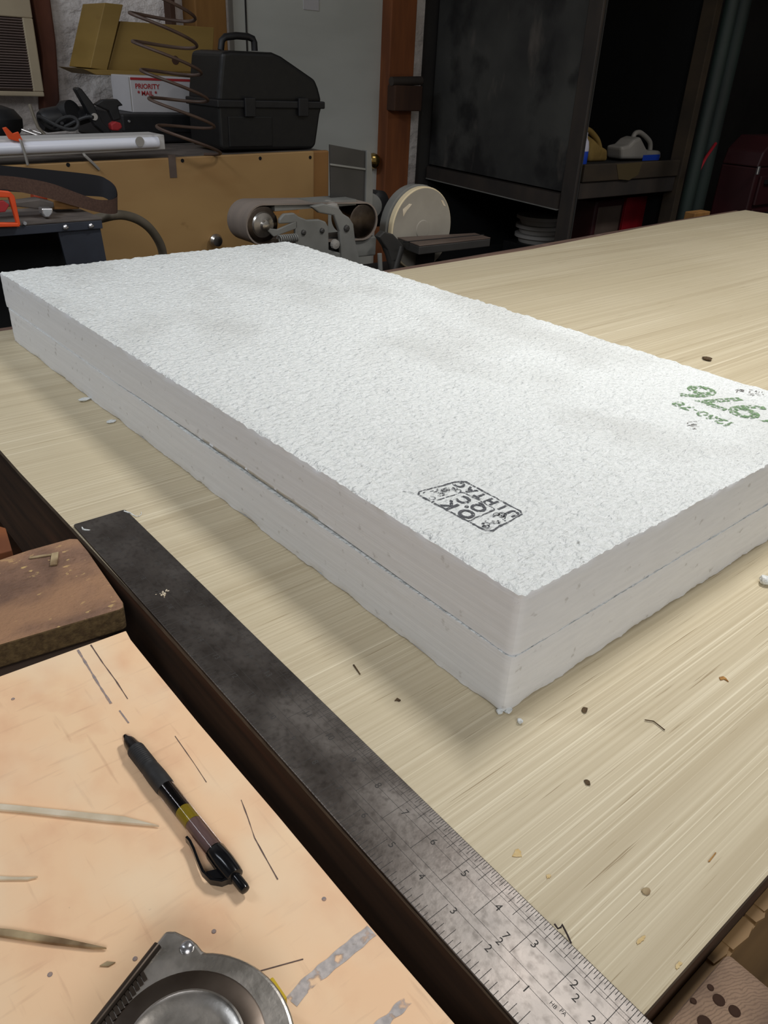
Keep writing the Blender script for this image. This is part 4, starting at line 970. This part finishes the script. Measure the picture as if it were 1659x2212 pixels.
obj('lock_nut', MB().lathe([(.012, 0), (.011, .008), (.004, .010)], wy(722, 527, ya), (0, -1, 0), 12), M['jug_grey'], sa)
yv = Y0 + .05
bkp = obj('back_stop', MB().prism(pxp([(713, 312), (793, 327), (793, 452), (716, 452)], yv), (0, .006, 0)), M['castdark'], sa, bevel=.001)
obj('stop_lip', MB().prism(pxp([(714, 353), (793, 364), (793, 368), (714, 357)], yv - .003), (0, .003, 0)), M['castgrey'], bkp)
obj('stop_bracket', MB().prism(pxp([(793, 324), (802, 329), (806, 400), (804, 470), (790, 470)], yv - .006), (0, .02, 0)), M['castgrey'], sa, bevel=.001)
obj('motor', MB().lathe([(.034, 0), (.046, .01), (.046, .12), (.030, .135)], wy(828, 452, Y0 + .12), (-.3, .95, 0), 28), M['black'], sa, smooth=True)
obj('motor_end', MB().lathe([(.030, -.008), (.032, 0), (.032, .02)], wy(800, 446, Y0 + .085), (.2, .95, .1), 24), M['castgrey'], sa, smooth=True)
obj('gear_housing', MB().prism(pxp([(762, 514), (814, 510), (812, 552), (775, 556), (768, 548)], Y0 + .01), (0, .08, 0)), M['castgrey'], sa, bevel=.004)
dcn = wy(911, 495, Y0); DR = .1055
dk = obj('sanding_disc', MB().lathe([(DR, .014), (DR, 0), (DR - .002, -.002)], dcn, (0, 1, 0), 64), M['disc_edge'], sa, smooth=True)
obj('disc_face', MB().lathe([(DR - .0035, 0), (DR - .0035, .0012), (.024, .0012), (.022, .003), (.008, .0034)], dcn + Vector((0, -.0021, 0)), (0, -1, 0), 64), M['disc'], dk, smooth=True)
for pxs in ([(870, 452), (884, 440), (890, 441), (878, 456), (871, 468)], [(952, 432), (957, 433), (963, 446), (958, 444)]):
    obj('worn_patch', MB().prism(pxp(pxs, Y0 - .0036), (0, -.0004, 0)), M['sliver'], dk)
obj('disc_guard', MB().lathe([(DR - .02, .05), (DR + .001, .048), (DR + .003, .022), (DR - .008, .018)], dcn, (0, 1, 0), 48), M['castgrey'], sa, smooth=True)
ztb = .909
tbl = [wz(850, 510, ztb), wz(906, 530, ztb), wz(1060, 513, ztb), wz(1026, 503, ztb)]
for p in tbl: p.y = min(p.y, Y0 - .008)
wt = obj('work_table', MB().prism(tbl, (0, 0, -.003)), M['iron'], sa, bevel=.001)
rim_ = [p + Vector((0, 0, -.0032)) for p in tbl]
obj('table_rim', MB().prism(rim_, (0, 0, -.020)), M['castdark'], sa, bevel=.002)
g0_, g1_ = wz(872, 523, ztb + .0003), wz(1045, 507, ztb + .0003)
obj('miter_slot', MB().tube([g0_, g1_], .0016, 6), M['booth_in'], wt)
obj('table_trunnion', MB().prism(pxp([(818, 512), (830, 500), (850, 506), (872, 530), (866, 560), (846, 566), (838, 540)], Y0 - .05), (0, .02, 0)), M['castdark'], sa, bevel=.003)
obj('trunnion_leg', MB().tube([wy(836, 530, Y0 - .04), wy(850, 590, Y0 - .04)], .010, 10), M['castdark'], sa, smooth=True)
obj('trunnion_leg', MB().tube([wy(866, 532, Y0 - .045), wy(850, 590, Y0 - .045)], .010, 10), M['castdark'], sa, smooth=True)
obj('lock_lever', MB().tube([wy(820, 548, Y0 - .05), wy(822, 590, Y0 - .05)], .006, 10), M['castgrey'], sa, smooth=True)
obj('sander_base', MB().box((dc.x - .02, Y0 - .05, .74), (1.36, Y0 + .22, .79)), M['black'], sa, bevel=.004)
obj('table_support', MB().box((1.20, Y0 - .05, .79), (1.24, Y0 - .02, ztb - .024)), M['black'], sa)
obj('bed_support', MB().box((dc.x + .08, Y0 + .02, .79), (xr, Y0 + .07, dc.z - Rd - .006)), M['castdark'], sa)
for x in (dc.x + .02, 1.32):
    for y in (Y0 - .03, Y0 + .20): obj('stand_leg', MB().box((x - .018, y - .018, 0), (x + .018, y + .018, .74)), M['black'], sa)

# ------------------------------------------------------------------ grimy booth on the right
XB = 2.27
fb_ = wy(912, 352, YW - .03); nb = wx(1226, 416, XB)
Yn = nb.y; zbt = nb.z; zbf = wx(914, 352, XB).z
bo = thing('booth', 'grimy dark sheet-metal booth with an open front on the right', 'booth', (2.7, 2.3, 0))
obj('side_panel', MB().prism([(XB, Yn, zbt), (XB, 2.66, zbf), (XB, 2.66, 2.1), (XB, Yn, 2.1)], (.012, 0, 0)), M['booth'], bo)
obj('bottom_rail', MB().prism([(XB - .012, Yn + .03, zbt - .062), (XB - .012, 2.66, zbf - .055), (XB - .012, 2.66, zbf - .008), (XB - .012, Yn + .03, zbt - .008)], (.04, 0, 0)), M['booth_frame'], bo)
obj('rail_edge', MB().prism([(XB - .014, Yn + .03, zbt - .066), (XB - .014, 2.66, zbf - .059), (XB - .014, 2.66, zbf - .055), (XB - .014, Yn + .03, zbt - .062)], (.02, 0, 0)), M['castgrey'], bo)
obj('corner_post', MB().box((XB - .004, Yn - .035, 0), (XB + .010, Yn + .028, 2.1)), M['booth_frame'], bo, bevel=.003)
obj('post_edge', MB().box((XB + .010, Yn - .038, 0.5), (XB + .014, Yn - .030, 2.1)), M['castdark'], bo)
rp = wy(1470, 345, Yn - .02)
obj('right_post', MB().box((rp.x - .012, Yn - .04, 0), (rp.x + .03, Yn + .02, 2.1)), M['ledge'], bo, bevel=.003)
le0, le1 = wy(1350, 352, Yn - .03), wy(1350, 388, Yn - .03)
obj('ledge_board', MB().box((XB + .041, Yn - .03, le1.z), (rp.x - .013, Yn - .01, le0.z)), M['ledge'], bo, bevel=.003)
obj('lower_board', MB().box((XB + .041, Yn - .022, wy(1350, 422, Yn - .02).z), (rp.x - .013, Yn - .004, le1.z - .002)), M['booth_frame'], bo, bevel=.003)
yw_ = wy(1352, 372, Yn - .031)
obj('yellow_stain', MB().prism([(yw_.x - .07, yw_.y, yw_.z + .03), (yw_.x + .10, yw_.y, yw_.z + .034), (yw_.x + .085, yw_.y, yw_.z - .012), (yw_.x + .03, yw_.y, yw_.z - .03), (yw_.x - .04, yw_.y, yw_.z - .024)], (0, -.0006, 0)), mat('old_yellow_paint', srgb(76, 64, 38), rough=.8), bo)
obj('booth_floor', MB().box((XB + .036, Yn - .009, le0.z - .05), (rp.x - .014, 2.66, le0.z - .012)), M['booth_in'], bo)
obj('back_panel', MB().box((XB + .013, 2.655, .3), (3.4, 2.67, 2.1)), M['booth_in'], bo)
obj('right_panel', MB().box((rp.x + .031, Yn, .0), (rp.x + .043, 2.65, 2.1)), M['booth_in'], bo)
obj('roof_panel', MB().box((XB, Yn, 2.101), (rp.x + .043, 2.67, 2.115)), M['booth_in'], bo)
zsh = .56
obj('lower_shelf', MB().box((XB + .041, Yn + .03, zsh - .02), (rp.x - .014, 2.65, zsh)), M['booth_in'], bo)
zj = le0.z - .0118
def lat(name, prof, o_, mt, par, ax=(0, 0, 1), n=24): return obj(name, MB().lathe(prof, o_, ax, n), mt, par, smooth=True)
yj = Yn + .10
bt = wy(1254, 357, yj - .02); bt.z = zj
bo1 = thing('spray_bottle', 'slim bottle, white above and blue below, at the booth post', 'bottle', tuple(bt))
ptop = wy(1253, 286, yj - .02).z - zj
lat('bottle_body', [(.020, 0), (.022, .004), (.022, ptop * .42)], bt, M['blue'], bo1)
lat('bottle_upper', [(.022, ptop * .42), (.022, ptop * .52), (.018, ptop * .72), (.010, ptop * .82)], bt, M['jug_white'], bo1)
lat('bottle_cap', [(.010, ptop * .82), (.010, ptop), (.006, ptop + .001)], bt, M['jug_white'], bo1)
def jug(name, label, pxbody, pxhandle, y, dy, mt, r):
    P_ = pxp(pxbody, y)
    c = Vector((sum(p.x for p in P_) / len(P_), y + dy / 2, min(p.z for p in P_)))
    dz = zj + .0005 - c.z
    for p in P_: p.z += dz
    t = thing(name, label, 'jug', (c.x, c.y, zj))
    obj('jug_body', MB().prism(P_, (0, dy, 0)), mt, t, bevel=.012, seg=3)
    H = [p + Vector((0, dy / 2, dz)) for p in pxp(pxhandle, y)]
    obj('jug_handle', MB().tube(smoothp(H), r, 10), mt, t, smooth=True)
    return t
j1 = jug('oil_jug', 'tan plastic jug with a loop handle beside the slim bottle', [(1272, 357), (1312, 355), (1313, 330), (1298, 322), (1284, 308), (1273, 300), (1264, 300), (1266, 312), (1272, 330)], [(1268, 299), (1276, 290), (1288, 291), (1304, 310), (1310, 330)], yj + .015, .07, M['jug_tan'], .011)
j2 = jug('fluid_jug', 'milky grey jug with a blue label on the booth ledge', [(1343, 349), (1428, 349), (1429, 330), (1400, 330), (1385, 300), (1372, 306), (1360, 318), (1343, 322)], [(1384, 304), (1390, 294), (1402, 294), (1420, 312), (1421, 331)], yj - .01, .08, M['jug_grey'], .010)
b0_, b1_ = wy(1388, 348, yj - .012), wy(1426, 334, yj - .012)
dz = zj + .001 - wy(1343, 349, yj - .01).z
obj('blue_label', MB().box((b0_.x, yj - .0115, b0_.z + dz), (b1_.x, yj - .0095, b1_.z + dz)), M['blue'], j2)
# red containers on the lower shelf
yr = Yn + .12
r0, r1 = wy(1355, 430, yr), wy(1442, 430, yr)
rcn = thing('crimson_crate', 'crimson plastic crate under the booth ledge', 'crate', ((r0.x + r1.x) / 2, yr + .1, zsh))
cm = MB(); zt2 = wy(1400, 423, yr).z
for lo, hi in (((r0.x, yr, zsh + .001), (r1.x, yr + .008, zt2)), ((r0.x, yr + .2, zsh + .001), (r1.x, yr + .208, zt2)), ((r0.x, yr + .008, zsh + .001), (r0.x + .008, yr + .2, zt2)), ((r1.x - .008, yr + .008, zsh + .001), (r1.x, yr + .2, zt2)), ((r0.x + .008, yr + .008, zsh + .001), (r1.x - .008, yr + .2, zsh + .01))): cm.box(lo, hi)
obj('crate_shell', cm, M['crimson'], rcn, bevel=.002)
obj('crate_rib', MB().box((r1.x - .035, yr - .008, zsh + .005), (r1.x - .012, yr - .0005, zt2 + .004)), M['crimson'], rcn, bevel=.002)
m0_, m1_ = wy(1288, 440, yr), wy(1352, 440, yr)
mc = thing('fuel_can', 'dull maroon fuel can beside the crimson crate under the booth', 'fuel can', ((m0_.x + m1_.x) / 2, yr + .08, zsh))
obj('can_body', MB().box((m0_.x, yr, zsh + .001), (m1_.x - .006, yr + .15, wy(1320, 430, yr).z)), M['maroon'], mc, bevel=.012, seg=3)
obj('can_panel', MB().box((m0_.x + .02, yr - .003, zsh + .03), (m1_.x - .03, yr + .002, wy(1320, 445, yr).z)), M['iron'], mc, bevel=.002)
# white pans stacked on a dark crate under the booth
yk = 2.36
kc = wy(1160, 520, yk); kz = [wy(1160, q, yk).z for q in (522, 503, 484)]
tag(obj('dark_crate', MB().box((kc.x - .11, yk - .11, 0), (kc.x + .11, yk + .11, kz[0] - .001)), M['black'], bevel=.004), 'dark crate under the booth carrying the white pans', 'crate')
for k in range(3):
    z0_ = kz[k]; hh = (kz[1] - kz[0]) - .002
    t = thing('white_pan', ('lowest of the three white pans stacked under the booth', 'middle one of the three white pans stacked under the booth', 'topmost of the three white pans stacked under the booth')[k], 'pan', (kc.x, yk, z0_), 'white pans under the booth')
    lat('pan_shell', [(.085, 0), (.094, hh * .6)], Vector((kc.x, yk, z0_)), M['bucket'], t, n=32)
    lat('pan_rim', [(.094, hh * .6), (.106, hh * .62), (.106, hh), (.090, hh)], Vector((kc.x, yk, z0_)), M['bucket'], t, n=32)
# poles, red cabinet
for (px, py, wpx, y, nm, lb, mt) in ((1548, 260, 16, 1.80, 'steel_pole', 'dusty green steel pole before the red cabinet', M['green_pole']), (1512, 300, 15, 1.72, 'steel_pole', 'darker leaning green pole beside the booth opening', M['green_pole'])):
    a = wy(px - wpx / 2, py, y); b = wy(px + wpx / 2, py, y); cxm = (a.x + b.x) / 2; rr_ = (b.x - a.x) / 2
    p0 = Vector((cxm, y, 0.0)); p1 = Vector((cxm + (.02 if px < 1520 else 0), y, 2.6))
    tag(obj(nm, MB().tube([p0, p0.lerp(p1, .5), p1], rr_, 14), mt, smooth=True), lb, 'pole')
tag(obj('red_bar', MB().tube([wy(1508, 372, 1.74), wy(1525, 340, 1.74), wy(1546, 310, 1.76)], .006, 8), M['crimson'], smooth=True), 'thin red bar leaning against the green poles', 'bar')
yq = 1.62
c0, c1_ = wy(1622, 420, yq), wy(1634, 368, yq - .01)
rcb = thing('red_cabinet', 'dark maroon metal cabinet with a glinting latch at the right edge', 'cabinet', (c0.x + .4, yq + .12, 0))
zc_ = wy(1600, 330, yq).z
obj('cabinet_body', MB().box((c0.x, yq, 0), (c0.x + .9, yq + .16, zc_ - .06)), M['maroon'], rcb, bevel=.006)
obj('cabinet_lid', MB().prism([(c0.x + .0, yq, zc_ - .058), (c0.x + .9, yq, zc_ - .058), (c0.x + .9, yq, zc_ + .05), (c0.x + .10, yq, zc_ + .05), (c0.x + .02, yq, zc_)], (0, .16, 0)), M['maroon'], rcb, bevel=.006)
for k in range(4):
    zz = zc_ - .09 - k * .13
    dw = obj('drawer', MB().box((c0.x + .03, yq - .012, zz - .115), (c0.x + .87, yq - .0005, zz)), M['maroon'], rcb, bevel=.004)
    obj('drawer_handle', MB().box((c0.x + .06, yq - .024, zz - .03), (c0.x + .84, yq - .0125, zz - .015)), M['black'], dw)
obj('latch', MB().box((c1_.x - .008, yq - .022, c1_.z - .016), (c1_.x + .008, yq - .013, c1_.z + .016)), M['silver'], rcb, bevel=.003)

# dark block fixed on the reddish stud
k0_, k1_ = wy(852, 240, YW - .14), wy(914, 186, YW - .14)
wk = thing('wall_block', 'dark brown block with a rounded top fixed on the reddish stud', 'block', ((k0_.x + k1_.x) / 2, YW - .12, k0_.z))
obj('block', MB().box((k0_.x, YW - .14, k0_.z), (k1_.x, YW - .0905, k1_.z)), M['stud_dark'], wk, bevel=.004)
obj('rounded_top', MB().tube([(k0_.x - .004, YW - .118, k1_.z + .012), (k1_.x + .006, YW - .118, k1_.z + .018)], .016, 14), M['booth_frame'], wk, smooth=True)
